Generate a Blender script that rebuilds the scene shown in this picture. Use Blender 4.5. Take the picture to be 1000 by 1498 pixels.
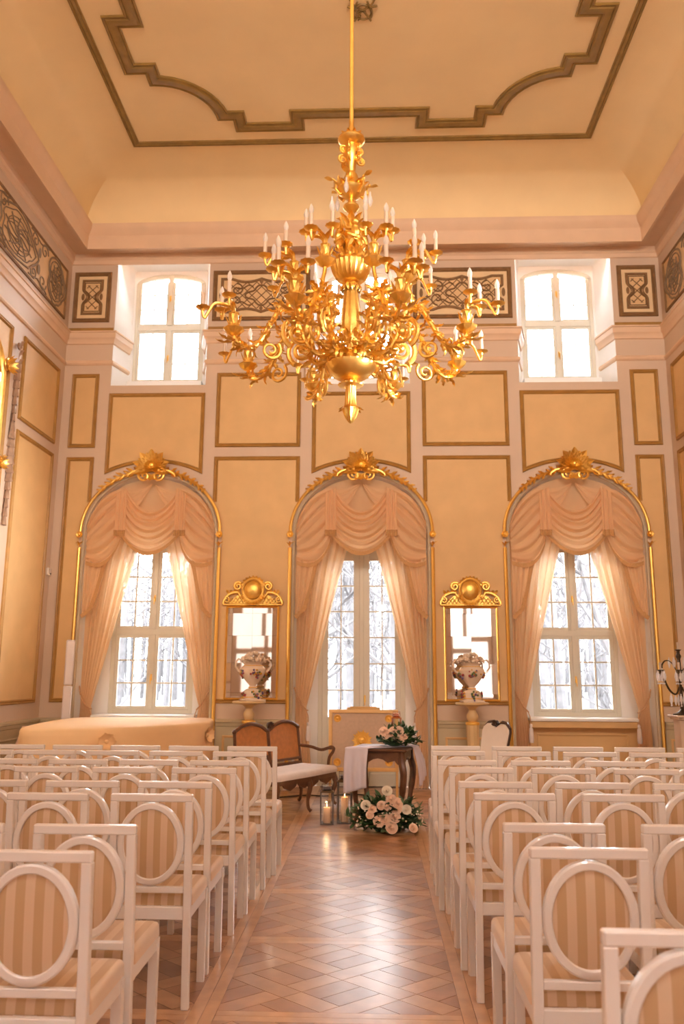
import bpy, bmesh, math, random
from math import sin, cos, pi, sqrt, atan2, radians
from mathutils import Vector, Matrix
from mathutils.geometry import tessellate_polygon
random.seed(7)
for o in list(bpy.data.objects): bpy.data.objects.remove(o)
SC = bpy.context.scene
COL = SC.collection
V = Vector

# ------------------------------------------------------------------ camera
CP, CY, CR = 0.195573, 0.03820616, 0.00527640
FPX = 1185.104
fw = V((-sin(CY)*cos(CP), cos(CY)*cos(CP), sin(CP)))
rt = V((cos(CY), sin(CY), 0)); up = rt.cross(fw)
r2 = cos(CR)*rt + sin(CR)*up; u2 = -sin(CR)*rt + cos(CR)*up
cam_d = bpy.data.cameras.new('camera'); cam = bpy.data.objects.new('camera', cam_d); COL.objects.link(cam)
m = Matrix.Identity(4)
for i in range(3):
    m[i][0] = r2[i]; m[i][1] = u2[i]; m[i][2] = -fw[i]
m[0][3], m[1][3], m[2][3] = 0.155, 0.0, 1.5
cam.matrix_world = m
cam_d.sensor_width = 36.0; cam_d.sensor_fit = 'AUTO'
cam_d.lens = FPX/1498*36.0
cam_d.clip_start = 0.05; cam_d.clip_end = 300
cam_d.dof.use_dof = True; cam_d.dof.focus_distance = 5.2; cam_d.dof.aperture_fstop = 3.2
SC.camera = cam

# ------------------------------------------------------------------ world, lights, exposure
W = bpy.data.worlds.new('overcast_sky'); SC.world = W; W.use_nodes = True
bg = W.node_tree.nodes['Background']
# overcast sky: three times brighter overhead than at the horizon
ZENITH = 30.0
_nt = W.node_tree; _tc = _nt.nodes.new('ShaderNodeTexCoord'); _sp = _nt.nodes.new('ShaderNodeSeparateXYZ'); _mr = _nt.nodes.new('ShaderNodeMapRange')
_nt.links.new(_tc.outputs['Generated'], _sp.inputs[0]); _nt.links.new(_sp.outputs['Z'], _mr.inputs['Value'])
_mr.inputs['To Min'].default_value = ZENITH/3; _mr.inputs['To Max'].default_value = ZENITH
_nt.links.new(_mr.outputs['Result'], bg.inputs[1])
bg.inputs[0].default_value = (0.95, 0.97, 1.0, 1)
SC.view_settings.view_transform = 'Standard'; SC.view_settings.look = 'None'
SC.view_settings.gamma = 1.0; SC.view_settings.use_curve_mapping = False
SC.view_settings.exposure = 0.60

def area(name, loc, rot, sx, sy, power, col):
    l = bpy.data.lights.new(name, 'AREA'); l.shape = 'RECTANGLE'; l.size = sx; l.size_y = sy
    l.energy = power; l.color = col
    o = bpy.data.objects.new(name, l); COL.objects.link(o); o.location = loc; o.rotation_euler = rot
    return o
def lamp(name, loc, power, col, rad=0.12):
    l = bpy.data.lights.new(name, 'POINT'); l.energy = power; l.color = col; l.shadow_soft_size = rad
    o = bpy.data.objects.new(name, l); COL.objects.link(o); o.location = loc
    return o
WARM = (1.0, 0.74, 0.50)
DAY = (1.0, 0.93, 0.84)
WARMDAY = (1.0, 0.86, 0.72)
# added fill lamps above, window daylight below, at the wall behind the camera
for i, ax in enumerate((-2.93, 0.0, 2.93)):
    area('upper_fill_light', (ax, -1.27, 6.5), (radians(88), 0, 0), 1.4, 1.9, (30, 40, 62)[i], (WARMDAY, WARMDAY, DAY)[i]).data.spread = radians(95)
    for dx in (-.36, .36):
        for z in (1.55, 3.0): area('window_daylight', (ax+dx, -1.27, z), (radians(92), 0, 0), .6, 1.3, (2.4, 2.6, 4.2)[i], (1.0, .97, .95))
# unseen fill lamp added at the right wall, narrowed to brighten the left wall
_d = V((-4.3, 8.1, 3.2))-V((4.05, 4.2, 3.2))
_l = area('side_fill_light', (4.05, 4.2, 3.2), (0, 0, 0), 1.2, 1.9, 40, (1.0, .95, .92)); _l.rotation_euler = _d.to_track_quat('-Z', 'Y').to_euler(); _l.data.spread = radians(28)
# wall sconces with warm bulbs, high on the walls behind and beside the camera
for x, y in ((-3.9, 0.6), (3.9, 0.6), (-3.9, 3.6), (3.9, 3.6)):
    lamp('sconce_lamp', (x, y, 4.6), 10, WARM, .25)

# ------------------------------------------------------------------ materials
MATS = {}
def s2l(c):
    return tuple(((x/255)/12.92 if x/255 <= .04045 else ((x/255+.055)/1.055)**2.4) for x in c)
def node(nt, t, **kw):
    n = nt.nodes.new(t)
    for k, v in kw.items(): setattr(n, k, v)
    return n
def mat(name, rgb, rough=.5, metal=0, spec=.5, noise=0.06, nscale=4, bump=0, bscale=60, coat=0, sheen=0, randobj=0):
    m = bpy.data.materials.new(name); m.use_nodes = True
    nt = m.node_tree; b = nt.nodes['Principled BSDF']; L = nt.links
    b.inputs['Roughness'].default_value = rough; b.inputs['Metallic'].default_value = metal
    b.inputs['Specular IOR Level'].default_value = spec
    b.inputs['Coat Weight'].default_value = coat
    if sheen: b.inputs['Sheen Weight'].default_value = sheen
    c = s2l(rgb)
    tc = node(nt, 'ShaderNodeTexCoord')
    n = node(nt, 'ShaderNodeTexNoise'); n.inputs['Scale'].default_value = nscale; n.inputs['Detail'].default_value = 4
    L.new(tc.outputs['Object'], n.inputs['Vector'])
    r = node(nt, 'ShaderNodeValToRGB')
    r.color_ramp.elements[0].position = .3; r.color_ramp.elements[1].position = .7
    r.color_ramp.elements[0].color = tuple(x*(1-noise) for x in c)+(1,)
    r.color_ramp.elements[1].color = tuple(min(1, x*(1+noise)) for x in c)+(1,)
    L.new(n.outputs['Fac'], r.inputs['Fac'])
    out = r.outputs['Color']
    if randobj:
        oi = node(nt, 'ShaderNodeObjectInfo'); mr = node(nt, 'ShaderNodeMapRange')
        mr.inputs['To Min'].default_value = 1-randobj; mr.inputs['To Max'].default_value = 1+randobj
        L.new(oi.outputs['Random'], mr.inputs['Value'])
        hs = node(nt, 'ShaderNodeHueSaturation'); L.new(mr.outputs['Result'], hs.inputs['Value']); L.new(out, hs.inputs['Color'])
        out = hs.outputs['Color']
    L.new(out, b.inputs['Base Color'])
    if bump:
        n2 = node(nt, 'ShaderNodeTexNoise'); n2.inputs['Scale'].default_value = bscale; n2.inputs['Detail'].default_value = 3
        L.new(tc.outputs['Object'], n2.inputs['Vector'])
        bp = node(nt, 'ShaderNodeBump'); bp.inputs['Strength'].default_value = bump; bp.inputs['Distance'].default_value = .01
        L.new(n2.outputs['Fac'], bp.inputs['Height']); L.new(bp.outputs['Normal'], b.inputs['Normal'])
    MATS[name] = m
    return m
mat('stile_paint', (216, 190, 166), .55, noise=.03, nscale=2)
mat('white_plaster', (248, 246, 244), .6, noise=.02)
mat('tan_panel', (224, 184, 128), .6, noise=.05, nscale=3)
mat('brown_moulding', (172, 126, 62), .42, noise=.12, nscale=8)
mat('ceiling_paint', (246, 219, 170), .7, noise=.04, nscale=1.5)
mat('ceiling_gilt', (150, 118, 60), .45, noise=.18, nscale=9)
mat('cornice_paint', (230, 196, 164), .55, noise=.03)
mat('dado_paint', (196, 180, 146), .5, noise=.05)
mat('frieze_ground', (228, 190, 140), .6, noise=.06, nscale=6)
mat('frieze_cream', (236, 205, 160), .6, noise=.05)
mat('grisaille', (136, 100, 62), .6, noise=.15, nscale=14)
mat('grisaille_grey', (142, 118, 92), .6, noise=.15, nscale=14)
mat('grey_bead', (196, 178, 152), .45, noise=.06)
mat('gold', (255, 206, 112), .36, metal=1, noise=.10, nscale=25, bump=.25, bscale=70)
mat('gold_smooth', (255, 208, 116), .34, metal=1, noise=.06, nscale=12)
mat('gold_paint', (250, 194, 92), .36, metal=.35, noise=.08, nscale=12)
mat('window_paint', (226, 220, 204), .4, noise=.02)
mat('chair_paint', (242, 232, 224), .28, noise=.015, coat=.5)
mat('walnut', (104, 66, 42), .35, noise=.25, nscale=14, coat=.2)
mat('dark_walnut', (72, 50, 38), .35, noise=.25, nscale=14, coat=.2)
mat('cream_upholstery', (238, 222, 206), .8, noise=.04, bump=.1, bscale=200, sheen=.2)
mat('white_damask', (236, 224, 220), .8, noise=.05, nscale=14, sheen=.2)
mat('cream_cloth', (246, 206, 154), .8, noise=.03)
mat('runner_cloth', (214, 204, 214), .8, noise=.04)
mat('porcelain', (240, 218, 196), .18, noise=.04, nscale=10, coat=.5)
mat('pedestal_paint', (226, 192, 140), .4, noise=.05)
mat('screen_fabric', (206, 176, 150), .75, noise=.05, nscale=30)
mat('screen_frame', (232, 186, 120), .45, noise=.05)
mat('speaker_white', (226, 214, 212), .45, noise=.02)
mat('lantern_metal', (120, 112, 108), .25, metal=1, noise=.05)
mat('rose_gold', (214, 150, 120), .25, metal=1, noise=.05)
mat('black_metal', (48, 40, 34), .4, metal=.6, noise=.1)
mat('dark_bronze', (84, 70, 52), .38, metal=.7, noise=.2, nscale=20)
mat('husk_bronze', (172, 140, 116), .33, metal=.3, noise=.2, nscale=12)
mat('leaf_green', (58, 88, 48), .5, noise=.3, nscale=12)
mat('leaf_pale', (104, 126, 92), .5, noise=.25, nscale=12)
mat('rose_petal', (246, 208, 182), .6, noise=.06, nscale=20, randobj=.10)
mat('white_petal', (240, 226, 206), .6, noise=.05, nscale=20)
mat('pink_blob', (176, 70, 74), .3, noise=.1); mat('violet_blob', (112, 88, 130), .3, noise=.1)
mat('yellow_blob', (220, 168, 70), .3, noise=.1); mat('green_blob', (98, 120, 72), .3, noise=.1)
mat('candle_tube', (214, 190, 166), .5, noise=.04)
mat('tree_bark', (74, 72, 74), .9, noise=.25, nscale=6)
mat('winter_ground', (84, 81, 78), .9, noise=.25, nscale=1.2)
mat('evergreen', (62, 80, 54), .8, noise=.3, nscale=3)
mat('fringe', (206, 158, 106), .8, noise=.1, nscale=60)
mat('rope', (206, 160, 118), .7, noise=.15, nscale=60)
mat('plastic_white', (236, 220, 204), .4, noise=.01)
mat('slat_paint', (226, 186, 160), .5, noise=.04)
mat('mirror_glass', (225, 216, 204), .03, metal=1, noise=.03, nscale=5)
for i, c in enumerate(((176, 124, 86), (188, 138, 98), (166, 114, 78), (194, 146, 104))):
    mm = mat('oak_%d' % i, c, .36, noise=.16, nscale=7, coat=1, bump=.03, bscale=40, randobj=.08)
    mm.node_tree.nodes['Principled BSDF'].inputs['Coat Roughness'].default_value = .25; mm.node_tree.nodes['Principled BSDF'].inputs['Coat IOR'].default_value = 1.95
mat('oak_band', (208, 158, 114), .32, noise=.14, nscale=9, coat=1).node_tree.nodes['Principled BSDF'].inputs['Coat Roughness'].default_value = .25
mat('floor_base', (84, 56, 36), .6, noise=.1)

def cane():
    m = mat('cane', (196, 128, 72), .6, noise=.12, nscale=20)
    nt = m.node_tree; b = nt.nodes['Principled BSDF']
    tc = node(nt, 'ShaderNodeTexCoord'); w = node(nt, 'ShaderNodeTexChecker'); w.inputs['Scale'].default_value = 110
    nt.links.new(tc.outputs['Object'], w.inputs['Vector'])
    bp = node(nt, 'ShaderNodeBump'); bp.inputs['Strength'].default_value = .4; bp.inputs['Distance'].default_value = .004
    nt.links.new(w.outputs['Fac'], bp.inputs['Height']); nt.links.new(bp.outputs['Normal'], b.inputs['Normal'])
cane()
def stripes():
    m = bpy.data.materials.new('striped_fabric'); m.use_nodes = True; nt = m.node_tree; b = nt.nodes['Principled BSDF']
    tc = node(nt, 'ShaderNodeTexCoord'); sp = node(nt, 'ShaderNodeSeparateXYZ'); nt.links.new(tc.outputs['Object'], sp.inputs[0])
    mu = node(nt, 'ShaderNodeMath', operation='MULTIPLY'); mu.inputs[1].default_value = 2*pi/.062
    nt.links.new(sp.outputs['X'], mu.inputs[0])
    sn = node(nt, 'ShaderNodeMath', operation='COSINE'); nt.links.new(mu.outputs[0], sn.inputs[0])
    r = node(nt, 'ShaderNodeValToRGB'); e = r.color_ramp.elements
    e[0].position = .44; e[0].color = s2l((204, 164, 120))+(1,)
    e[1].position = .58; e[1].color = s2l((224, 192, 158))+(1,)
    mr = node(nt, 'ShaderNodeMapRange'); mr.inputs['From Min'].default_value = -1
    nt.links.new(sn.outputs[0], mr.inputs['Value']); nt.links.new(mr.outputs[0], r.inputs['Fac'])
    nt.links.new(r.outputs[0], b.inputs['Base Color'])
    b.inputs['Roughness'].default_value = .46; b.inputs['Sheen Weight'].default_value = .4
    MATS['striped_fabric'] = m
stripes()
def thin_glass(name, tint, gloss, rough=.0):
    m = bpy.data.materials.new(name); m.use_nodes = True; nt = m.node_tree
    for n in list(nt.nodes):
        if n.type != 'OUTPUT_MATERIAL': nt.nodes.remove(n)
    out = nt.nodes[0]
    t = node(nt, 'ShaderNodeBsdfTransparent'); t.inputs[0].default_value = tint+(1,)
    g = node(nt, 'ShaderNodeBsdfGlossy'); g.inputs['Roughness'].default_value = rough
    mx = node(nt, 'ShaderNodeMixShader')
    fr = node(nt, 'ShaderNodeFresnel'); fr.inputs[0].default_value = 1.45
    ad = node(nt, 'ShaderNodeMath', operation='ADD'); ad.inputs[1].default_value = gloss; ad.use_clamp = True
    nt.links.new(fr.outputs[0], ad.inputs[0])
    nt.links.new(ad.outputs[0], mx.inputs[0]); nt.links.new(t.outputs[0], mx.inputs[1]); nt.links.new(g.outputs[0], mx.inputs[2])
    nt.links.new(mx.outputs[0], out.inputs[0])
    MATS[name] = m
thin_glass('pane_glass', (.97, .98, .98), 0.0)
def cloth_thin(name, rgb, trans, transp=0.0, noise=.03):
    m = bpy.data.materials.new(name); m.use_nodes = True; nt = m.node_tree
    for n in list(nt.nodes):
        if n.type != 'OUTPUT_MATERIAL': nt.nodes.remove(n)
    out = nt.nodes[0]; c = s2l(rgb)+(1,)
    d = node(nt, 'ShaderNodeBsdfDiffuse'); d.inputs[0].default_value = c
    t = node(nt, 'ShaderNodeBsdfTranslucent'); t.inputs[0].default_value = c
    mx = node(nt, 'ShaderNodeMixShader'); mx.inputs[0].default_value = trans
    nt.links.new(d.outputs[0], mx.inputs[1]); nt.links.new(t.outputs[0], mx.inputs[2])
    last = mx
    if transp:
        tr = node(nt, 'ShaderNodeBsdfTransparent'); tr.inputs[0].default_value = (1, .95, .88, 1)
        m2 = node(nt, 'ShaderNodeMixShader'); m2.inputs[0].default_value = transp
        nt.links.new(mx.outputs[0], m2.inputs[1]); nt.links.new(tr.outputs[0], m2.inputs[2]); last = m2
    nt.links.new(last.outputs[0], out.inputs[0])
    MATS[name] = m
cloth_thin('sheer_curtain', (252, 222, 184), .44, .07)
cloth_thin('swag_silk', (254, 224, 186), .52)
cloth_thin('bulb_glass', (250, 244, 238), .5, .35)
cloth_thin('crystal', (252, 248, 248), .5, .3)
cloth_thin('candle_wax', (246, 218, 190), .5)
def emis(name, rgb, s):
    m = bpy.data.materials.new(name); m.use_nodes = True; b = m.node_tree.nodes['Principled BSDF']
    b.inputs['Emission Color'].default_value = rgb+(1,); b.inputs['Emission Strength'].default_value = s
    MATS[name] = m
emis('flame', (1, .62, .25), 4)

# ------------------------------------------------------------------ mesh helpers
class MB:
    def __init__(s): s.v = []; s.f = []; s.mi = []; s.M = None; s.cur = 0
    def add(s, vs, fs):
        o = len(s.v)
        if s.M is not None: vs = [s.M @ V(p) for p in vs]
        s.v += [tuple(p) for p in vs]; s.f += [tuple(i+o for i in f) for f in fs]; s.mi += [s.cur]*len(fs)
        return s
    def box(s, x0, y0, z0, x1, y1, z1, b=0):
        if b <= 0:
            return s.add([(x0,y0,z0),(x1,y0,z0),(x1,y1,z0),(x0,y1,z0),(x0,y0,z1),(x1,y0,z1),(x1,y1,z1),(x0,y1,z1)],
                  [(0,3,2,1),(4,5,6,7),(0,1,5,4),(1,2,6,5),(2,3,7,6),(3,0,4,7)])
        vs = []; ids = {}
        for k, (X, sx) in enumerate(((x0, 1), (x1, -1))):
            for l, (Y, sy) in enumerate(((y0, 1), (y1, -1))):
                for q, (Z, sz) in enumerate(((z0, 1), (z1, -1))):
                    ids[(k,l,q,0)] = len(vs); vs.append((X, Y+sy*b, Z+sz*b))
                    ids[(k,l,q,1)] = len(vs); vs.append((X+sx*b, Y, Z+sz*b))
                    ids[(k,l,q,2)] = len(vs); vs.append((X+sx*b, Y+sy*b, Z))
        fs = []
        g = lambda k,l,q,a: ids[(k,l,q,a)]
        for k in (0,1):
            fs.append([g(k,0,0,0), g(k,1,0,0), g(k,1,1,0), g(k,0,1,0)][::(-1 if k==0 else 1)])
            fs.append([g(0,k,0,1), g(1,k,0,1), g(1,k,1,1), g(0,k,1,1)][::(1 if k==0 else -1)])
            fs.append([g(0,0,k,2), g(1,0,k,2), g(1,1,k,2), g(0,1,k,2)][::(-1 if k==0 else 1)])
        for k in (0,1):
            for l in (0,1):
                fs.append((g(k,l,0,0), g(k,l,1,0), g(k,l,1,1), g(k,l,0,1)))
                fs.append((g(k,0,l,0), g(k,1,l,0), g(k,1,l,2), g(k,0,l,2)))
                fs.append((g(0,k,l,1), g(1,k,l,1), g(1,k,l,2), g(0,k,l,2)))
                for q in (0,1): fs.append((g(k,l,q,0), g(k,l,q,1), g(k,l,q,2)))
        return s.add(vs, fs)
    def lathe(s, prof, n=16, c=(0,0,0), flute=0, nf=0, cap=True):
        vs = []; fs = []
        for r, z in prof:
            for i in range(n):
                a = 2*pi*i/n; rr = r*(1+flute*cos(nf*a)) if flute else r
                vs.append((c[0]+rr*cos(a), c[1]+rr*sin(a), c[2]+z))
        for k in range(len(prof)-1):
            for i in range(n):
                j = (i+1) % n
                fs.append((k*n+i, k*n+j, (k+1)*n+j, (k+1)*n+i))
        if cap:
            if prof[0][0] > 1e-4: fs.append(tuple(range(n))[::-1])
            if prof[-1][0] > 1e-4: fs.append(tuple((len(prof)-1)*n+i for i in range(n)))
        return s.add(vs, fs)
    def tube(s, pts, rad, n=8, closed=False, cap=True, flat=1.0):
        pts = [V(p) for p in pts]; N = len(pts)
        if not hasattr(rad, '__len__'): rad = [rad]*N
        vs = []; fs = []; ref = None
        for i, p in enumerate(pts):
            if closed: t = pts[(i+1) % N]-pts[i-1]
            else: t = pts[min(i+1, N-1)]-pts[max(i-1, 0)]
            if t.length < 1e-9: t = V((0,0,1))
            t.normalize()
            if ref is None:
                ref = V((0,0,1)) if abs(t.z) < .9 else V((1,0,0))
            x = ref - t*ref.dot(t)
            if x.length < 1e-6: x = t.orthogonal()
            x.normalize(); y = t.cross(x); ref = x
            for k in range(n):
                a = 2*pi*k/n
                vs.append(p + x*(rad[i]*cos(a)) + y*(rad[i]*flat*sin(a)))
        for i in range(N if closed else N-1):
            j = (i+1) % N
            for k in range(n):
                l = (k+1) % n
                fs.append((i*n+k, i*n+l, j*n+l, j*n+k))
        if cap and not closed:
            fs.append(tuple(range(n))[::-1]); fs.append(tuple((N-1)*n+k for k in range(n)))
        return s.add(vs, fs)
    def grid(s, fn, nu, nv, wrap=False):
        vs = [fn(i/nu, j/nv) for j in range(nv+1) for i in range(nu+1)]
        fs = [(j*(nu+1)+i, j*(nu+1)+i+1, (j+1)*(nu+1)+i+1, (j+1)*(nu+1)+i) for j in range(nv) for i in range(nu)]
        return s.add(vs, fs)
    def poly(s, loops, fmap):
        tris = tessellate_polygon([[V((a, b, 0)) for a, b in l] for l in loops])
        flat = [p for l in loops for p in l]
        return s.add([fmap(a, b) for a, b in flat], tris)
    def prism(s, poly, fmap0, fmap1):
        n = len(poly); tris = tessellate_polygon([[V((a, b, 0)) for a, b in poly]])
        vs = [fmap0(a, b) for a, b in poly]+[fmap1(a, b) for a, b in poly]
        fs = [tuple(t) for t in tris]+[tuple(i+n for i in t[::-1]) for t in tris]
        fs += [(i, (i+1) % n, (i+1) % n+n, i+n) for i in range(n)]
        return s.add(vs, fs)
    def sweep(s, path, prof, fmap, closed=False, cap=True):
        """2-D path swept with a profile of (side, out) pairs, mitred; fmap(u, v, d) gives the 3-D point"""
        N = len(path); rings = []
        for i in range(N):
            p = V(path[i])
            def nrm(a, b):
                d = V(b)-V(a); d.normalize(); return V((d.y, -d.x))
            if closed or 0 < i < N-1:
                n0 = nrm(path[i-1], path[i]); n1 = nrm(path[i], path[(i+1) % N])
                k = max(.25, 1+n0.dot(n1)); mm = (n0+n1)/k
            elif i == 0: mm = nrm(path[0], path[1])
            else: mm = nrm(path[-2], path[-1])
            rings.append([fmap(p.x+mm.x*a, p.y+mm.y*a, d) for a, d in prof])
        K = len(prof); vs = [q for r in rings for q in r]; fs = []
        for i in range(N if closed else N-1):
            j = (i+1) % N
            for k in range(K-1): fs.append((i*K+k, j*K+k, j*K+k+1, i*K+k+1))
        if cap and not closed and K > 2:
            fs.append(tuple(range(K))); fs.append(tuple((N-1)*K+k for k in range(K))[::-1])
        return s.add(vs, fs)
    def ball(s, c, r, n=10, k=6, sc=(1,1,1)):
        vs = []; fs = []
        for j in range(k+1):
            t = pi*j/k
            for i in range(n):
                a = 2*pi*i/n
                vs.append((c[0]+r*sc[0]*sin(t)*cos(a), c[1]+r*sc[1]*sin(t)*sin(a), c[2]+r*sc[2]*cos(t)))
        for j in range(k):
            for i in range(n):
                l = (i+1) % n
                fs.append((j*n+i, (j+1)*n+i, (j+1)*n+l, j*n+l))
        return s.add(vs, fs)
    def leaf(s, base, d, nup, L, w, curl=.6, seg=5, lobes=0, fold=.25):
        """curled blade: starts along d, bends toward nup"""
        d = V(d).normalized(); nup = V(nup); nup = (nup-d*nup.dot(d)).normalized(); side = d.cross(nup)
        p = V(base); vs = []; fs = []; a = 0
        for i in range(seg+1):
            t = i/seg
            ww = w*(sin(pi*min(1, t*.85+.12))**.8)*(1-.0*t)
            if lobes: ww *= 1+.28*cos(lobes*2*pi*t)
            if i == seg: ww *= .15
            dd = d*cos(a)+nup*sin(a); nn = nup*cos(a)-d*sin(a)
            vs += [p-side*ww+nn*ww*fold, p, p+side*ww+nn*ww*fold]
            p = p+dd*(L/seg); a += curl*(.4+1.2*t)/seg*2
        for i in range(seg):
            o = i*3
            fs += [(o, o+1, o+4, o+3), (o+1, o+2, o+5, o+4)]
        return s.add(vs, fs)
    def mesh(s, name, mats, smooth=True, ang=38, thick=0):
        me = bpy.data.meshes.new(name); me.from_pydata(s.v, [], s.f)
        if not isinstance(mats, (list, tuple)): mats = [mats]
        for k in mats: me.materials.append(MATS[k])
        if len(mats) > 1: me.polygons.foreach_set('material_index', s.mi)
        bm = bmesh.new(); bm.from_mesh(me)
        bmesh.ops.recalc_face_normals(bm, faces=bm.faces)
        bm.to_mesh(me); bm.free()
        if smooth:
            me.polygons.foreach_set('use_smooth', [True]*len(me.polygons)); me.set_sharp_from_angle(angle=radians(ang))
        me.update()
        return me
    def build(s, name, mats, parent=None, smooth=True, ang=38, thick=0, **tags):
        o = bpy.data.objects.new(name, s.mesh(name, mats, smooth, ang)); COL.objects.link(o)
        if parent is not None: o.parent = parent
        if thick:
            md = o.modifiers.new('thickness', 'SOLIDIFY'); md.thickness = thick; md.offset = 0
        return tag(o, **tags)
def tag(o, label=None, cat=None, group=None, kind=None):
    if label: o['label'] = label
    if cat: o['category'] = cat
    if group: o['group'] = group
    if kind: o['kind'] = kind
    return o
def thing(name, label, cat, loc=(0,0,0), rz=0, group=None):
    o = bpy.data.objects.new(name, None); o.empty_display_size = .1; COL.objects.link(o)
    o.location = loc; o.rotation_euler = (0, 0, rz)
    return tag(o, label, cat, group)
def inst(src, name, parent, loc=(0,0,0), rot=(0,0,0), sc=(1,1,1)):
    o = bpy.data.objects.new(name, src.data if hasattr(src, 'data') else src); COL.objects.link(o)
    o.parent = parent; o.location = loc; o.rotation_euler = rot; o.scale = sc
    return o
def copy_tree(o, parent=None):
    c = o.copy(); COL.objects.link(c); c.parent = parent
    for ch in list(o.children): copy_tree(ch, c)
    return c
def arc(cx, cy, rx, ry, a0, a1, n):
    return [(cx+rx*cos(a0+(a1-a0)*i/n), cy+ry*sin(a0+(a1-a0)*i/n)) for i in range(n+1)]
def catmull(P, k=6):
    P = [V(p) for p in P]; out = []
    for i in range(len(P)-1):
        a, b, c, d = P[max(i-1, 0)], P[i], P[i+1], P[min(i+2, len(P)-1)]
        for j in range(k):
            t = j/k
            out.append(.5*((2*b)+(c-a)*t+(2*a-5*b+4*c-d)*t*t+(3*b-a-3*c+d)*t**3))
    out.append(P[-1]); return out

# ------------------------------------------------------------------ room constants
XW, YB, YF, ZC = 4.31, 11.0, -1.3, 8.5
AX = (-2.93, 0.0, 2.93)
SPR, RISE = 3.36, 0.86            # arch springing and rise of the niches
mapB = lambda u, v, d=0: (u, YB-d, v)
mapL = lambda u, v, d=0: (-XW+d, u, v)
mapR = lambda u, v, d=0: (XW-d, u, v)

# ------------------------------------------------------------------ setting: walls
def rrect(x0, z0, x1, z1, r, n=4):     # top corners rounded, counter-clockwise
    return [(x0, z0), (x1, z0)]+arc(x1-r, z1-r, r, r, 0, pi/2, n)+arc(x0+r, z1-r, r, r, pi/2, pi, n)
def niche_line(a, hw, rise, z0=0.0, n=24):     # up the left side, over the arch, down the right
    return [(a-hw, z0)]+arc(a, SPR, hw, rise, pi, 0, n)+[(a+hw, z0)]
b = MB()
outer = [(-XW, 0)]
for a in AX: outer += niche_line(a, .91, RISE)
outer += [(XW, 0), (XW, 8.1), (-XW, 8.1)]
UPW = [rrect(a-.69, 5.55, a+.69, 7.63, .12) for a in AX]
b.poly([outer]+UPW, mapB)
wall_back = b.build('wall_back', 'stile_paint', kind='structure')
wall_left = MB().add([(-XW, YF, 0), (-XW, YB, 0), (-XW, YB, 8.1), (-XW, YF, 8.1)], [(0,1,2,3)]).build('wall_left', 'stile_paint', kind='structure')
wall_right = MB().add([(XW, YF, 0), (XW, YB, 0), (XW, YB, 8.1), (XW, YF, 8.1)], [(0,1,2,3)]).build('wall_right', 'stile_paint', kind='structure')
b = MB(); b.poly([[(-XW, 0), (XW, 0), (XW, 8.1), (-XW, 8.1)]], lambda u, v: (u, YF, v))
wall_front = b.build('wall_front', 'stile_paint', kind='structure')

# niches behind the curtains, with the window openings
for i, a in enumerate(AX):
    b = MB(); ol = niche_line(a, .91, RISE)
    for k in range(len(ol)-1):
        p, q = ol[k], ol[k+1]
        b.add([(p[0], YB, p[1]), (q[0], YB, q[1]), (q[0], YB+.42, q[1]), (p[0], YB+.42, p[1])], [(0,1,2,3)])
    if i == 1:
        loop = [(a-.91, 0), (a-.60, 0), (a-.60, 3.3), (a+.60, 3.3), (a+.60, 0), (a+.91, 0)]+ol[::-1][1:-1]
        b.poly([loop], lambda u, v: (u, YB+.42, v)); hw, z0, z1 = .60, 0, 3.3
    else:
        b.poly([ol, [(a-.59, .93), (a+.59, .93), (a+.59, 3.28), (a-.59, 3.28)]], lambda u, v: (u, YB+.42, v)); hw, z0, z1 = .59, .93, 3.28
    for (x0, y0), (x1, y1) in (((a-hw, z0), (a-hw, z1)), ((a-hw, z1), (a+hw, z1)), ((a+hw, z1), (a+hw, z0)), ((a+hw, z0), (a-hw, z0))):
        b.add([(x0, YB+.42, y0), (x1, YB+.42, y1), (x1, YB+.56, y1), (x0, YB+.56, y0)], [(0,1,2,3)])
    b.build('window_niche', 'white_plaster', wall_back)
    # splayed reveal of the upper window
    b = MB(); o = UPW[i]; iw = rrect(a-.565, 5.70, a+.565, 7.57, .03)
    n = len(o)
    b.add([(p[0], YB, p[1]) for p in o]+[(p[0], YB+.46, p[1]) for p in iw], [(k, (k+1) % n, (k+1) % n+n, k+n) for k in range(n)])
    hole = [(a-.535, 5.73), (a+.535, 5.73)]+[(a+.535*cos(t), 7.36+.16*sin(t)) for t in [pi*k/12 for k in range(13)]]
    b.poly([iw, hole], lambda u, v: (u, YB+.46, v))
    for k in range(len(hole)):
        p, q = hole[k], hole[(k+1) % len(hole)]
        b.add([(p[0], YB+.46, p[1]), (q[0], YB+.46, q[1]), (q[0], YB+.56, q[1]), (p[0], YB+.56, p[1])], [(0,1,2,3)])
    b.build('window_reveal', 'white_plaster', wall_back)

# mouldings that run round the room and turn into the upper windows
pm = lambda u, v, d=0: (u, v, d)
def runs(inset=.41):
    k = .125*inset/.46
    P = [[(-XW, YF), (-XW, YB)]]
    for a in AX:
        P[-1] += [(a-.69, YB), (a-.69+k, YB+inset)]
        P.append([(a+.69-k, YB+inset), (a+.69, YB)])
    P[-1] += [(XW, YB), (XW, YF)]
    return P
def run_trim(name, prof, material, paths):
    b = MB()
    for p in paths: b.sweep(p, prof, pm)
    return b.build(name, material, kind='structure', ang=30)
run_trim('trim_1', [(0, 6.18), (.02, 6.19), (.03, 6.24), (.055, 6.27), (.06, 6.30), (.06, 6.345), (.075, 6.35), (.075, 6.37), (0, 6.375)], 'cornice_paint', runs())
run_trim('trim_2', [(0, 5.86), (.02, 5.87), (.032, 5.89), (.028, 5.915), (.012, 5.93), (0, 5.94)], 'cornice_paint', runs())
b = MB()
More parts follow.
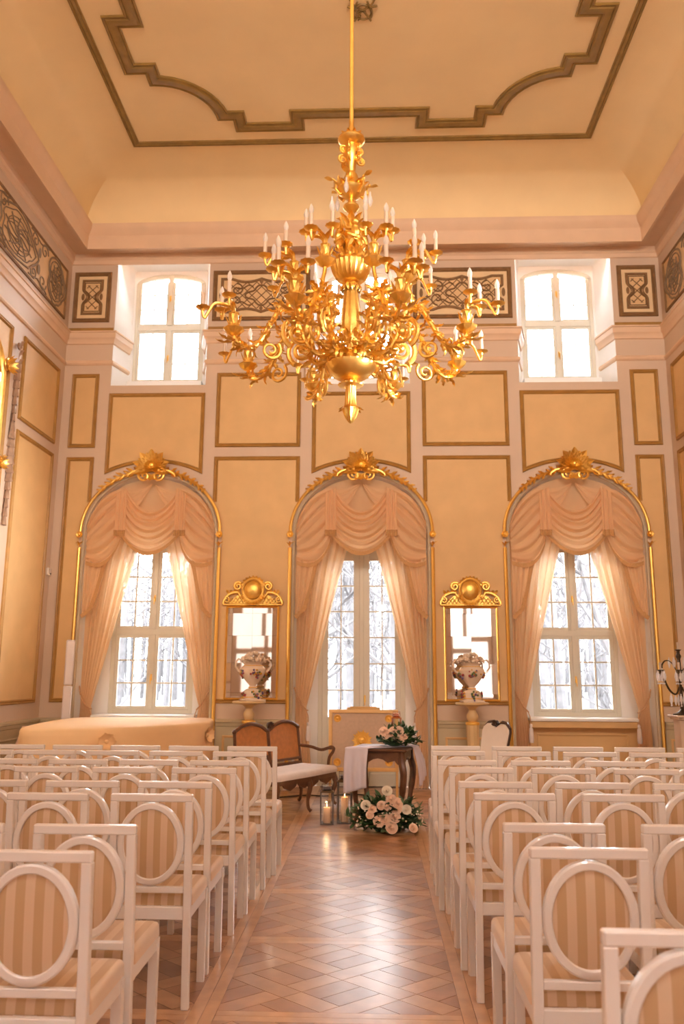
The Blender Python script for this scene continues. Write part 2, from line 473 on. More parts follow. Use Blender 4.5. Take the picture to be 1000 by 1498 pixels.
for x0, x1 in ((-XW+.02, AX[0]-.70), (AX[0]+.70, -.70), (.70, AX[2]-.70), (AX[2]+.70, XW-.02)):
    b.box(x0, YB-.012, 6.376, x1, YB+.001, 6.44)
b.build('trim_3', 'brown_moulding', kind='structure')
ring = [(-XW, YF), (-XW, YB), (XW, YB), (XW, YF)]
run_trim('trim_4', [(0, 7.44), (.02, 7.45), (.03, 7.50), (.05, 7.52), (.05, 7.60), (.30, 7.60), (.30, 7.52), (.335, 7.52), (.335, 7.66), (.345, 7.68),
    (.345, 7.72), (.37, 7.76), (.40, 7.80), (.41, 7.86), (.41, 7.885), (.36, 7.90), (.34, 7.92), (.2, 7.93)], 'cornice_paint', [ring])
# dado with cap and base
dado = [(0, 0), (.04, 0), (.04, .11), (.03, .13), (.018, .14), (.018, .79), (.03, .80), (.04, .84), (.055, .85), (.055, .875), (0, .89)]
dp = [[(-XW, YF), (-XW, YB), (AX[0]-1.01, YB)], [(AX[0]+1.01, YB), (-1.01, YB)], [(1.01, YB), (AX[2]-1.01, YB)], [(AX[2]+1.01, YB), (XW, YB), (XW, YF)]]
dado_o = run_trim('trim_5', dado, 'dado_paint', dp)

# ------------------------------------------------------------------ wall panels
PM = [(0, 0), (0, .02), (-.012, .03), (-.028, .022), (-.04, .03), (-.055, .012), (-.055, 0)]
def panel(parent, fm, outline, paths=None, field='tan_panel', moulding='brown_moulding', prof=PM, closed=True, d=.006):
    b = MB(); b.poly([outline], lambda u, v: fm(u, v, d))
    p = b.build('panel', field, parent, smooth=False)
    b = MB()
    for q in (paths or [outline]): b.sweep(q, prof, fm, closed=closed if not paths else False)
    b.build('panel_moulding', moulding, p, ang=30)
    return p
R4 = lambda x0, z0, x1, z1: [(x0, z0), (x1, z0), (x1, z1), (x0, z1)]
zt = SPR+.92*sin(math.acos(.86/1.0))
for i in (0, 1):
    l, r = AX[i], AX[i+1]
    panel(wall_back, mapB, R4(l+.86, 4.62, r-.86, 5.724))
    th = math.acos(.86)
    out = [(l+1.0, 1.09), (r-1.0, 1.09)]+arc(r, SPR, 1.0, .92, pi, pi-th, 6)+[(r-.86, 4.479), (l+.86, 4.479)]+arc(l, SPR, 1.0, .92, th, 0, 6)
    panel(wall_back, mapB, out, [[(r-.86, zt), (r-.86, 4.479), (l+.86, 4.479), (l+.86, zt)], [(l+1.0, 1.09), (r-1.0, 1.09)]])
for sg in (-1, 1):
    a = AX[0]
    th = math.acos(.86)
    out = [(-4.18, 1.09), (a-1.0, 1.09)]+arc(a, SPR, 1.0, .92, pi, pi-th, 6)+[(a-.86, 4.479), (-4.18, 4.479)]
    fm = mapB if sg < 0 else (lambda u, v, d=0: (-u, YB-d, v))
    panel(wall_back, fm, out, [[(a-.86, zt), (a-.86, 4.479), (-4.18, 4.479), (-4.18, 1.09), (a-1.0, 1.09)]])
    panel(wall_back, fm, R4(-4.18, 4.62, -3.79, 5.724))
for a in AX:
    Rr = (.695**2+.165**2)/(2*.165); cz = 4.395-Rr; t0 = math.asin(.695/Rr)
    panel(wall_back, mapB, [(a+Rr*sin(-t0+2*t0*k/16), cz+Rr*cos(-t0+2*t0*k/16)) for k in range(17)]+[(a+.695, 5.426), (a-.695, 5.426)])
for w, fm in ((wall_left, mapL), (wall_right, mapR)):
    for y0, y1, zz in ((9.62, 10.79, 0), (7.3, 9.28, 1), (4.12, 7.02, 0), (1.86, 3.79, 1), (.3, 1.52, 0)):
        if zz: panel(w, fm, R4(y0, 1.09, y1, 5.70))
        else:
            panel(w, fm, R4(y0, 4.62, y1, 5.724)); panel(w, fm, R4(y0, 1.09, y1, 4.479))
# dado panels
DM = [(0, .018), (0, .03), (-.012, .036), (-.03, .026), (-.03, .018)]
for fm, l in ((mapB, [(-4.2, -4.0), (-1.83, -1.1), (1.1, 1.83), (4.0, 4.2)]), (mapL, [(9.72, 10.72), (7.4, 9.3), (4.2, 7.0), (.4, 3.8)]), (mapR, [(9.72, 10.72), (7.4, 9.3), (4.2, 7.0), (.4, 3.8)])):
    for x0, x1 in l:
        b = MB(); b.sweep(R4(x0, .22, x1, .68), DM, fm, closed=True); b.build('dado_panel', 'tan_panel' if fm is mapB else 'dado_paint', dado_o, ang=30)

# ------------------------------------------------------------------ frieze panels with grisaille ornament
def ribbon(b, pts, w, fm, d0=.012, d1=.022, closed=False):
    b.sweep(pts, [(-w/2, d0), (-w*.3, d1), (w*.3, d1), (w/2, d0)], fm, closed=closed)
def spiral(cx, cz, r0, r1, a0, turns, n=18):
    return [(cx+(r0+(r1-r0)*k/n)*cos(a0+2*pi*turns*k/n), cz+(r0+(r1-r0)*k/n)*sin(a0+2*pi*turns*k/n)) for k in range(n+1)]
FM = [(0, 0), (0, .02), (-.012, .034), (-.03, .024), (-.045, .034), (-.062, .014), (-.062, 0)]
def clipseg(p, q, x0, z0, x1, z1):
    t0, t1 = 0, 1; dx, dz = q[0]-p[0], q[1]-p[1]
    for P_, Q_ in ((-dx, p[0]-x0), (dx, x1-p[0]), (-dz, p[1]-z0), (dz, z1-p[1])):
        if P_ == 0:
            if Q_ < 0: return None
        else:
            r = Q_/P_
            if P_ < 0: t0 = max(t0, r)
            else: t1 = min(t1, r)
    return None if t0 >= t1 else ((p[0]+t0*dx, p[1]+t0*dz), (p[0]+t1*dx, p[1]+t1*dz))
def lattice(b, x0, z0, x1, z1, step, w, fm):
    n = int((x1-x0+z1-z0)/step)+2; H = z1-z0
    cx = (x0+x1)/2
    for k in range(-n, n+1):
        for s in (1, -1):
            sg = clipseg((cx+k*step-s*H/2, z0), (cx+k*step+s*H/2, z1), x0, z0, x1, z1) if True else None
            if sg: ribbon(b, list(sg), w, fm, .008, .014)
def frieze(parent, fm, x0, z0, x1, z1, small):
    f = panel(parent, fm, R4(x0, z0, x1, z1), field='frieze_cream', moulding='grisaille', prof=FM)
    m_ = .115
    g = MB(); g.poly([R4(x0+m_+.03, z0+m_+.03, x1-m_-.03, z1-m_-.03)], lambda u, v: fm(u, v, .009)); g.build('frieze_field', 'frieze_ground', f, smooth=False)
    b = MB(); cx, cz = (x0+x1)/2, (z0+z1)/2; hx, hz = (x1-x0)/2-m_-.02, (z1-z0)/2-m_-.02
    if small:
        pth = []
        for s in (1, -1):
            pth += [(cx+s*hx, cz-s*hz), (cx+s*hx, cz-s*hz*.52)]
            pth += [(cx+s*(hx-.005-.085*sin(pi*k/8)), cz+s*hz*(-.42+.84*k/8)) for k in range(9)]
            pth += [(cx+s*hx, cz+s*hz*.52), (cx+s*hx, cz+s*hz)]
        ribbon(b, pth, .04, fm, closed=True)
        ribbon(b, [(cx+(p[0]-cx)*.80, cz+(p[1]-cz)*.86) for p in pth], .012, fm, closed=True)
        lattice(b, cx-hx*.62, cz-hz*.72, cx+hx*.62, cz+hz*.72, .115, .015, fm)
        for s in (1, -1):
            pts = [(cx+s*(hx-.005)+.024*cos(t), cz+.055*sin(t)) for t in [2*pi*k/10 for k in range(10)]]
            b.poly([pts], lambda u, v: fm(u, v, .02))
            ribbon(b, [(cx+s*(hx+.0)-s*.055*sin(pi*k/8), cz+hz*(-.34+.68*k/8)) for k in range(9)], .012, fm)
    else:
        pth = []
        for s in (1, -1):
            pth += [(cx+s*hx, cz-s*hz), (cx+s*hx, cz-s*hz*.55)]
            pth += [(cx+s*(hx-.10*sin(pi*k/8)), cz+s*hz*(-.45+.9*k/8)) for k in range(9)]
            pth += [(cx+s*hx, cz+s*hz*.55), (cx+s*hx, cz+s*hz)]
            pth += [(cx+s*hx*(.75-1.5*k/12), cz+s*(hz-.05*abs(sin(2*pi*k/12)))) for k in range(13)]
        ribbon(b, pth, .042, fm, closed=True)
        lattice(b, cx-hx*.84, cz-hz*.80, cx+hx*.84, cz+hz*.80, .14, .016, fm)
        ribbon(b, [(cx+.20*cos(t)*(1+.2*cos(4*t)), cz+.13*sin(t)*(1+.25*cos(4*t))) for t in [2*pi*k/32 for k in range(32)]], .026, fm, .016, .028, closed=True)
        for s in (1, -1):
            for q in (1, -1):
                ribbon(b, spiral(cx+s*.36, cz+q*.09, .10, .015, pi/2*q, 1.2*s), .022, fm, .016, .028)
                ribbon(b, [(cx+s*(.12+.22*k/6), cz+q*(.13+.03*sin(k))) for k in range(7)], .02, fm, .016, .028)
            pts = [(cx+s*(hx+.015)+.026*cos(t), cz+.07*sin(t)) for t in [2*pi*k/10 for k in range(10)]]
            b.poly([pts], lambda u, v: fm(u, v, .02))
            pts = [(cx+.03*cos(t), cz+s*.21+.05*sin(t)) for t in [2*pi*k/4 for k in range(4)]]
            b.poly([pts], lambda u, v: fm(u, v, .024))
    b.build('ornament', 'grisaille', f, ang=30)
frieze(wall_back, mapB, -4.25, 6.53, -3.70, 7.32, True)
frieze(wall_back, mapB, 3.70, 6.53, 4.25, 7.32, True)
frieze(wall_back, mapB, -2.18, 6.53, -.75, 7.32, False)
frieze(wall_back, mapB, .75, 6.53, 2.18, 7.32, False)
def wavy(P, amp, rnd, n=3):
    out = []
    for i in range(len(P)-1):
        for k in range(n):
            t = k/n
            out.append((P[i][0]+(P[i+1][0]-P[i][0])*t+rnd.uniform(-amp, amp), P[i][1]+(P[i+1][1]-P[i][1])*t+rnd.uniform(-amp, amp)))
    return out+[P[-1]]
def long_frieze(parent, fm):
    rnd = random.Random(11); f = panel(parent, fm, R4(5.75, 6.5, 10.82, 7.26), field='frieze_ground', moulding='grisaille', prof=[(0, 0), (0, .02), (-.02, .03), (-.035, .015), (-.035, 0)])
    b = MB(); cz = 6.88
    for k in range(4):
        cx = 10.45-k*1.25; hw = .30 if k % 2 == 0 else .55
        for sc, w in ((1, .03), (.84, .016)):
            pts = [(cx+hw*sc*cos(t)*(1+.12*cos(5*t)), cz+.33*sc*sin(t)*(1+.10*cos(3*t+k))) for t in [2*pi*j/36 for j in range(36)]]
            ribbon(b, [(x+rnd.uniform(-.008, .008), z+rnd.uniform(-.008, .008)) for x, z in pts], w, fm, closed=True)
        for j in range(10):
            t = 2*pi*j/10+.3
            ribbon(b, catmull([(cx, cz, 0), (cx+.10*cos(t+.4), cz+.10*sin(t+.4), 0), (cx+hw*.75*cos(t), cz+.25*sin(t), 0)], 4) and [(p.x, p.y) for p in catmull([(cx, cz, 0), (cx+.10*cos(t+.5), cz+.10*sin(t+.5), 0), (cx+hw*.75*cos(t), cz+.25*sin(t), 0)], 4)], .018, fm)
        for j in range(3):
            ribbon(b, [(cx+hw*.6*cos(t), cz+(.1+.06*j)*sin(t)) for t in [2*pi*q/14 for q in range(14)]], .010, fm, closed=True)
        ex = cx-.62
        for q in (1, -1):
            pts = [(ex+.045*cos(t), cz+q*.12+.075*sin(t)) for t in [2*pi*j/12 for j in range(12)]]
            b.poly([pts], lambda u, v: fm(u, v, .02))
            ribbon(b, spiral(ex+.16, cz+q*.22, .12, .02, 0, 1.3*q), .016, fm)
            ribbon(b, spiral(ex-.14, cz+q*.23, .10, .02, pi, -1.3*q), .016, fm)
            ribbon(b, wavy([(ex-.3, cz+q*.33), (ex, cz+q*.27), (ex+.3, cz+q*.33)], .015, rnd), .02, fm)
    b.build('ornament', 'grisaille_grey', f, ang=30)
long_frieze(wall_left, mapL); long_frieze(wall_right, mapR)

# ------------------------------------------------------------------ ceiling: cove, flat, gilt bands
b = MB()
prof = [(.26+.80*(1-cos(pi/2*k/10)), 7.92+(ZC-7.92)*sin(pi/2*k/10)) for k in range(11)]
rc = [(-XW, YF), (-XW, YB), (XW, YB), (XW, YF)]
b.sweep(rc, prof, pm, closed=True)
b.add([(-XW+1.05, YF+1.05, ZC), (XW-1.05, YF+1.05, ZC), (XW-1.05, YB-1.05, ZC), (-XW+1.05, YB-1.05, ZC)], [(0,1,2,3)])
ceiling = b.build('ceiling', 'ceiling_paint', kind='structure', ang=25)
CYY = 5.57
mapC = lambda u, v, d=0: (u, CYY+v, ZC-d)
BAND = [(0, 0), (0, .016), (.012, .022), (.024, .010), (.045, .028), (.07, .010), (.082, .02), (.095, .016), (.095, 0)]
b = MB(); b.sweep([(-3.07, -4.15), (-3.07, 4.15), (3.07, 4.15), (3.07, -4.15)], BAND, mapC, closed=True); b.build('ceiling_band', 'ceiling_gilt', ceiling, ang=30)
q1 = [(0, 3.65), (.72, 3.65), (.72, 3.88), (1.63, 3.88), (1.63, 3.65), (1.83, 3.65)]
q1 += [(2.48+.65*cos(t), 3.65+.65*sin(t)) for t in [pi+pi/2*k/10 for k in range(1, 11)]]
q1 += [(2.54, 3.0), (2.54, 2.80), (2.79, 2.80), (2.79, 1.92), (2.53, 1.92), (2.53, 0)]
def uniq(P):
    o = []
    for p in P:
        if not o or (V(p)-V(o[-1])).length > 1e-4: o.append(p)
    return o
loop = [(x, y) for x, y in q1[:-1]]+[(x, -y) for x, y in q1[::-1]][1:-1]
loop = uniq(loop+[(-x, y) for x, y in loop[::-1]][0:])
loop = uniq([p for p in loop if not (abs(p[0]) < 1e-6)])
BW = [(0, 0), (0, .018), (.012, .026), (.03, .012), (.05, .03), (.085, .034), (.12, .03), (.14, .012), (.158, .026), (.17, .018), (.17, 0)]
b = MB(); b.sweep(loop, BW, mapC, closed=True); b.build('ceiling_band', 'ceiling_gilt', ceiling, ang=30)
# entwined ribbon motif at the middle of the ceiling
b = MB(); cx, cz = .06, 1.98
ribbon(b, [(cx+.10*cos(t), cz+.12*sin(t)) for t in [radians(-210+240*k/20) for k in range(21)]], .03, mapC, .004, .018)
ribbon(b, spiral(cx, cz-.0, .10, .03, -.6, 1.1), .018, mapC, .004, .018)
ribbon(b, [(cx-.05+.03*sin(k*.9), cz+.09-.03*k) for k in range(6)], .014, mapC, .004, .018)
ribbon(b, [(cx+.09, cz+.10), (cx+.02, cz-.02), (cx-.10, cz-.12), (cx-.16, cz-.25)], .022, mapC, .004, .018)
ribbon(b, [(cx-.09, cz+.10), (cx-.02, cz-.02), (cx+.10, cz-.12), (cx+.16, cz-.25)], .022, mapC, .004, .018)
ribbon(b, [(cx+.16, cz-.10), (cx+.08, cz-.08), (cx+.05, cz-.16)], .02, mapC, .004, .018)
ribbon(b, [(cx-.16, cz-.10), (cx-.10, cz-.06), (cx-.05, cz-.16)], .02, mapC, .004, .018)
b.build('ceiling_motif', 'ceiling_gilt', ceiling)

# ------------------------------------------------------------------ floor: parquet panels between bands
P0, PS = 3.95, 1.05         # first cross band and spacing
BWD = .11
floor = MB().box(-XW, YF, -.06, XW, YB+.56, -.006).build('floor', 'floor_base', kind='structure')
def clip(poly, x0, y0, x1, y1):
    for ax, lim, sg in ((0, x0, 1), (0, x1, -1), (1, y0, 1), (1, y1, -1)):
        out = []
        for i in range(len(poly)):
            p, q = poly[i], poly[(i+1) % len(poly)]
            dp, dq = (p[ax]-lim)*sg, (q[ax]-lim)*sg
            if dp >= 0: out.append(p)
            if dp*dq < 0:
                t = dp/(dp-dq); out.append((p[0]+(q[0]-p[0])*t, p[1]+(q[1]-p[1])*t))
        poly = out
        if len(poly) < 3: return []
    return poly
def panel_planks(S):
    """woven diagonal parquet square of side S: list of (polygon, material number)"""
    h = S/2; w = .105; p = S/(2*sqrt(2))*1.0; g = .0015; c = 1/sqrt(2); out = []
    def rot(l): return [((x-y)*c, (x+y)*c) for x, y in l]
    N = 3
    for i in range(-N, N+1):
        for j in range(-N, N+1):
            u, v = i*p, j*p
            # bands: over/under alternate
            if (i+j) % 2 == 0:
                cells = [((u-p/2-w/2+w, v-w/2, u+p/2+p/2-w/2, v+w/2), 1)]
                cells = [((u-w/2, v-w/2, u+p-w/2, v+w/2), 1), ((u-w/2, v+w/2, u+w/2, v+p-w/2), 3)]
            else:
                cells = [((u+w/2, v-w/2, u+p-w/2, v+w/2), 3), ((u-w/2, v-w/2, u+w/2, v+p-w/2), 1)]
            x0, y0, x1, y1 = u+w/2, v+w/2, u+p-w/2, v+p-w/2
            if (i+j) % 2: cells += [((x0, y0, (x0+x1)/2, y1), 0), (((x0+x1)/2, y0, x1, y1), 2)]
            else: cells += [((x0, y0, x1, (y0+y1)/2), 2), ((x0, (y0+y1)/2, x1, y1), 0)]
            for (a, b_, c_, d), m_ in cells:
                pl = clip(rot([(a+g, b_+g), (c_-g, b_+g), (c_-g, d-g), (a+g, d-g)]), -h, -h, h, h)
                if len(pl) >= 3:
                    ar = abs(sum(pl[k][0]*pl[(k+1) % len(pl)][1]-pl[(k+1) % len(pl)][0]*pl[k][1] for k in range(len(pl))))/2
                    if ar > .0006: out.append((pl, m_))
    return out
SQ = PS-BWD
SX = 1.10                      # clear width of the aisle between its long bands
CP_X = SX+.12
PL = [([(x*SX/SQ, y) for x, y in pl], m_) for pl, m_ in panel_planks(SQ)]
def plank_mb(pl, z=-.0005):
    k = MB(); n = len(pl)
    k.add([(x, y, -.006) for x, y in pl]+[(x, y, z) for x, y in pl], [tuple(range(n, 2*n))]+[(i, (i+1) % n, (i+1) % n+n, i+n) for i in range(n)])
    return k
pmesh = []
for pl, m_ in PL: pmesh.append(plank_mb(pl).mesh('plank', 'oak_%d' % m_, smooth=False))
nx = 3
stuff = {k: MB() for k in range(4)}
cnt = 0
for i in range(-nx, nx+1):
    for j in range(-6, 8):
        cx, cy = i*CP_X, P0+PS*(j+.5)
        if cy > YB+.3 or cy < YF: continue
        if i == 0 and 0 <= j <= 4 and cnt < 300:
            for k, me in enumerate(pmesh):
                if cnt >= 300: break
                o = inst(me, 'plank', floor, (cx, cy, 0)); cnt += 1
            if cnt < 300: continue
            rest = PL[k:] if k < len(PL)-1 else []
        else: rest = PL
        for pl, m_ in rest:
            pl2 = clip([(x+cx, y+cy) for x, y in pl], -XW+.12, YF, XW-.12, YB+.5)
            if len(pl2) >= 3:
                n = len(pl2)
                stuff[m_].add([(x, y, -.0005) for x, y in pl2], [tuple(range(n))])
for k in range(4):
    if stuff[k].v: stuff[k].build('parquet_field', 'oak_%d' % k, floor, smooth=False, kind='stuff')
for j in range(-5, 8):       # cross bands, two boards each in every column
    y = P0+PS*j
    if y > YB: break
    b = MB()
    for i in range(-nx, nx+1):
        x = i*CP_X
        if abs(x)+SX/2 > XW: continue
        for q in (0, 1): b.box(x-SX/2+.001, y-BWD/2+q*BWD/2+.001, -.006, x+SX/2-.001, y+q*BWD/2-.001, -.0005)
    b.build('cross_band', 'oak_band', floor, smooth=False)
x_e = CP_X-SX             # width of the long bands beside the aisle
for i in range(-nx, nx+2):
    x = (i-.5)*CP_X
    if abs(x) > XW-.1: continue
    for q in (0, 1):
        o = MB().box(x-x_e/2+q*x_e/2+.001, YF, -.006, x+q*x_e/2-.001, YB+.4, 0.0).build('long_band', 'oak_band', floor, smooth=False)

# ------------------------------------------------------------------ windows and door of the back wall
def bars(b, l, y0, y1):
    for x0, z0, x1, z1 in l: b.box(x0, y0, z0, x1, y1, z1, .004)
def handle_mb():
    b = MB(); b.box(-.012, -.008, -.045, .012, 0, .045, .003)
    b.tube([(0, -.004, .01), (0, -.04, .01), (0, -.045, -.005), (0, -.045, -.09)], [.008, .008, .008, .006], 8); return b
HANDLE = handle_mb().mesh('handle', 'gold_smooth')
wn = 0
PANES = {}
def pane(parent, x0, z0, x1, z1, y):
    k = (round(x1-x0, 3), round(z1-z0, 3))
    if k not in PANES:
        PANES[k] = MB().box(-k[0]/2, -.002, -k[1]/2, k[0]/2, .002, k[1]/2).mesh('pane', 'pane_glass', smooth=False)
    return inst(PANES[k], 'pane', parent, ((x0+x1)/2, y, (z0+z1)/2))
def casement(win, x0, z0, x1, z1, y, cols, rows, st=.045, gb=.021):
    """sash with its glazing bars and panes; y is the room face"""
    b = MB(); bars(b, [(x0, z0, x0+st, z1), (x1-st, z0, x1, z1), (x0+st, z0, x1-st, z0+st), (x0+st, z1-st, x1-st, z1)], y, y+.045)
    sash = b.build('sash', 'window_paint', win, smooth=False)
    gx, gz = x1-x0-2*st, z1-z0-2*st; b = MB()
    for i in range(1, cols): xx = x0+st+gx*i/cols; b.box(xx-gb/2, y+.012, z0+st, xx+gb/2, y+.035, z1-st, .003)
    for j in range(1, rows): zz = z0+st+gz*j/rows; b.box(x0+st, y+.010, zz-gb/2, x1-st, y+.034, zz+gb/2, .003)
    b.build('glazing_bar', 'window_paint', sash, smooth=False)
    for i in range(cols):
        for j in range(rows):
            pane(sash, x0+st+gx*i/cols, z0+st+gz*j/rows, x0+st+gx*(i+1)/cols, z0+st+gz*(j+1)/rows, y+.024)
    return sash
for i, a in enumerate(AX):
    if i == 1: continue
    wn += 1; y = YB+.43
    b = MB(); bars(b, [(a-.59, .93, a-.53, 3.28), (a+.53, .93, a+.59, 3.28), (a-.53, .93, a+.53, .985), (a-.53, 3.22, a+.53, 3.28), (a-.53, 2.01, a+.53, 2.085)], y, y+.07)
    bars(b, [(a-.03, .985, a+.03, 2.01), (a-.03, 2.085, a+.03, 3.22)], y-.012, y+.06)
    w = b.build('window_%d' % wn, 'window_paint', kind='structure', smooth=False)
    for s in (-1, 1):
        x0, x1 = (a-.53, a-.028) if s < 0 else (a+.028, a+.53)
        casement(w, x0, .985, x1, 2.012, y+.008, 2, 3); casement(w, x0, 2.083, x1, 3.22, y+.008, 2, 3)
    for z in (1.42, 2.52): inst(HANDLE, 'handle', w, (a+.0, y-.012, z))
    b = MB(); b.box(a-.70, YB+.05, .885, a+.70, YB+.43, .925, .008); b.build('sill', 'white_plaster', w, smooth=False)
    b = MB(); b.box(a-.90, YB+.22, 0, a+.90, YB+.41, .885); b.sweep(R4(a-.60, .2, a+.60, .72), DM, lambda u, v, d=0: (u, YB+.237-d, v), closed=True)
    b.box(a-.69, YB+.075, .80, a+.69, YB+.23, .884, .006); b.build('apron_panel', 'tan_panel', w, smooth=False)
for a in AX:                                 # upper arched windows
    wn += 1; y = YB+.47
    b = MB(); bars(b, [(a-.535, 5.73, a-.485, 7.38), (a+.485, 5.73, a+.535, 7.38), (a-.485, 5.73, a+.485, 5.785), (a-.485, 6.60, a+.485, 6.68)], y, y+.07)
    bars(b, [(a-.035, 5.785, a+.035, 6.60), (a-.035, 6.68, a+.035, 7.50)], y-.01, y+.06)
    P = [(a+.51*cos(pi*k/16), 7.36+.135*sin(pi*k/16)) for k in range(17)]
    b.sweep(P, [(-.03, .0), (-.03, .07), (.03, .07), (.03, .0), (-.03, .0)], lambda u, v, d=0: (u, y+d, v))
    w = b.build('window_%d' % wn, 'window_paint', kind='structure', smooth=False)
    for s in (-1, 1):
        x0, x1 = (a-.485, a-.033) if s < 0 else (a+.033, a+.485)
        casement(w, x0, 5.785, x1, 6.602, y+.008, 2, 3, .035, .011)
        # upper light: square-headed bars, arched panes cut to the curve
        b = MB(); bars(b, [(x0, 6.68, x0+.032, 7.40), (x1-.032, 6.68, x1, 7.40), (x0+.032, 6.68, x1-.032, 6.715)], y+.008, y+.05); sash = b.build('sash', 'window_paint', w, smooth=False)
        xm = (x0+x1)/2; b = MB(); b.box(xm-.005, y+.02, 6.715, xm+.005, y+.04, 7.44)
        for z in (6.95, 7.19): b.box(x0+.032, y+.018, z-.0055, x1-.032, y+.042, z+.0055)
        b.build('glazing_bar', 'window_paint', sash, smooth=False)
        for u0, u1 in ((x0+.03, xm), (xm, x1-.03)):
            for z0, z1 in ((6.715, 6.95), (6.95, 7.19)): pane(sash, u0, z0, u1, z1, y+.03)
            top = [(u1+(u0-u1)*k/6, 7.36+.135*sqrt(max(0, 1-((u1+(u0-u1)*k/6-a)/.51)**2))) for k in range(7)]
            b = MB(); b.prism([(u0, 7.19), (u1, 7.19)]+top, lambda u, v: (u, y+.028, v), lambda u, v: (u, y+.032, v)); b.build('pane', 'pane_glass', sash, smooth=False)
    for z in (6.15, 7.12): inst(HANDLE, 'handle', w, (a, y-.01, z))
    MB().box(a-.56, YB+.30, 5.655, a+.56, YB+.47, 5.73, .006).build('sill', 'white_plaster', w, smooth=False)
# glazed double door in the middle niche
y = YB+.43
b = MB(); bars(b, [(-.60, 0, -.54, 3.3), (.54, 0, .60, 3.3), (-.54, 3.2, .54, 3.3)], y, y+.09)
door = b.build('door_1', 'window_paint', kind='structure', smooth=False)
for s in (-1, 1):
    x0, x1 = sorted((s*.004, s*.54))
    xi0, xi1 = (x0+.075, x1-.105) if s < 0 else (x0+.105, x1-.075)
    b = MB(); bars(b, [(x0, .0, xi0, 3.2), (xi1, .0, x1, 3.2), (xi0, .0, xi1, .16), (xi0, .80, xi1, .90), (xi0, 3.06, xi1, 3.2)], y+.01, y+.06)
    b.box(xi0, y+.03, .16, xi1, y+.045, .80); b.sweep(R4(xi0+.05, .22, xi1-.05, .74), DM, lambda u, v, d=0: (u, y+.045-d, v), closed=True)
    b.sweep(R4(xi0-.01, .89, xi1+.01, 3.07), [(0, .0), (0, .012), (-.012, .012), (-.012, 0)], lambda u, v, d=0: (u, y+.012-d, v), closed=True)
    leaf = b.build('door_leaf', 'window_paint', door, smooth=False)
    b = MB(); xm = (xi0+xi1)/2; b.box(xm-.008, y+.02, .90, xm+.008, y+.045, 3.06, .002)
    for k in range(1, 6): zz = .90+2.16*k/6; b.box(xi0, y+.018, zz-.009, xi1, y+.046, zz+.009, .002)
    b.build('glazing_bar', 'window_paint', leaf, smooth=False)
    for k in range(6):
        for u0, u1 in ((xi0, xm), (xm, xi1)): pane(leaf, u0, .90+.36*k, u1, .90+.36*(k+1), y+.032)
b = MB(); b.box(-.03, y-.012, .03, .03, y+.012, 3.2, .008); b.build('astragal', 'window_paint', door, smooth=False)
inst(HANDLE, 'door_handle', door, (.045, y+.01, 1.15))

# ------------------------------------------------------------------ outside: ground, bare trees, shrubs
g = MB(); g.grid(lambda u, v: (-30+60*u, 12+50*v, -.9+.25*sin(u*9)*cos(v*7)+1.6*v*v), 24, 16)
g.build('park_ground', 'winter_ground', kind='structure')
def bare_tree(x, y, h, seed, lean, label):
    rnd = random.Random(seed); t = thing('bare_tree', label, 'tree', (x, y, -1.0), 0, 'bare trees in the park outside the windows')
    tr = MB(); br = MB()
    P = catmull([(0, 0, 0), (lean*.2+rnd.uniform(-.1, .1), 0, h*.3), (lean*.55+rnd.uniform(-.2, .2), rnd.uniform(-.2, .2), h*.6), (lean, 0, h)], 4)
    r0 = .02*h+.05; n = len(P)
    tr.tube(P, [r0*(1-.85*k/(n-1))+.01 for k in range(n)], 8)
    def grow(p, d, L, r, lev):
        pts = [p]; q = p.copy(); dd = d.copy()
        for k in range(4):
            dd = (dd+V((rnd.uniform(-.3, .3), rnd.uniform(-.3, .3), rnd.uniform(-.05, .3)))).normalized(); q = q+dd*L/4; pts.append(q.copy())
        br.tube(pts, [r*(1-.2*k) for k in range(5)], 5, cap=False)
        if lev:
            for k in (1, 2, 3, 4):
                for _ in range(2 if k > 1 else 1):
                    grow(pts[k], (dd+V((rnd.uniform(-1, 1), rnd.uniform(-1, 1), rnd.uniform(-.2, .8)))).normalized(), L*rnd.uniform(.4, .65), r*.5, lev-1)
    for k in range(3, n, 1):
        if rnd.random() < .9:
            a = rnd.uniform(0, 2*pi); grow(P[k], V((cos(a), sin(a), rnd.uniform(.3, .9))).normalized(), h*rnd.uniform(.22, .38), r0*.32, 2)
    tr.build('trunk', 'tree_bark', t); br.build('branches', 'tree_bark', t, kind='stuff')
TREES = [(-6.6, 21, 6.2, .4, 'left of the shrub in the left window'), (-4.2, 24, 7, -.3, 'straight through the left window'), (-5.6, 30, 8, .2, 'far behind in the left window'), (-2.9, 28, 8, .3, 'at the right of the left window'),
         (-1.2, 20, 7.4, .1, 'in the left leaf of the glazed door'), (-.45, 26, 9, -.2, 'further back in the left leaf of the door'), (.55, 18, 6.6, .2, 'in the right leaf of the glazed door'), (1.3, 25, 8.6, -.1, 'further back in the right leaf of the door'), (-2.0, 33, 10, 0, 'far behind the glazed door'),
         (4.6, 19, 6.4, -.5, 'at the left of the right window'), (5.6, 16, 5.4, -1.6, 'thick and leaning, in the right window'), (7.6, 24, 7.6, .4, 'at the right of the right window'), (6.4, 31, 8.5, .2, 'far behind in the right window')]
for k, (x, y, h, l, w) in enumerate(TREES): bare_tree(x, y, h, 40+k, l, 'bare grey winter tree seen '+w)
wd = MB(); rnd = random.Random(77)      # distant leafless wood, past counting
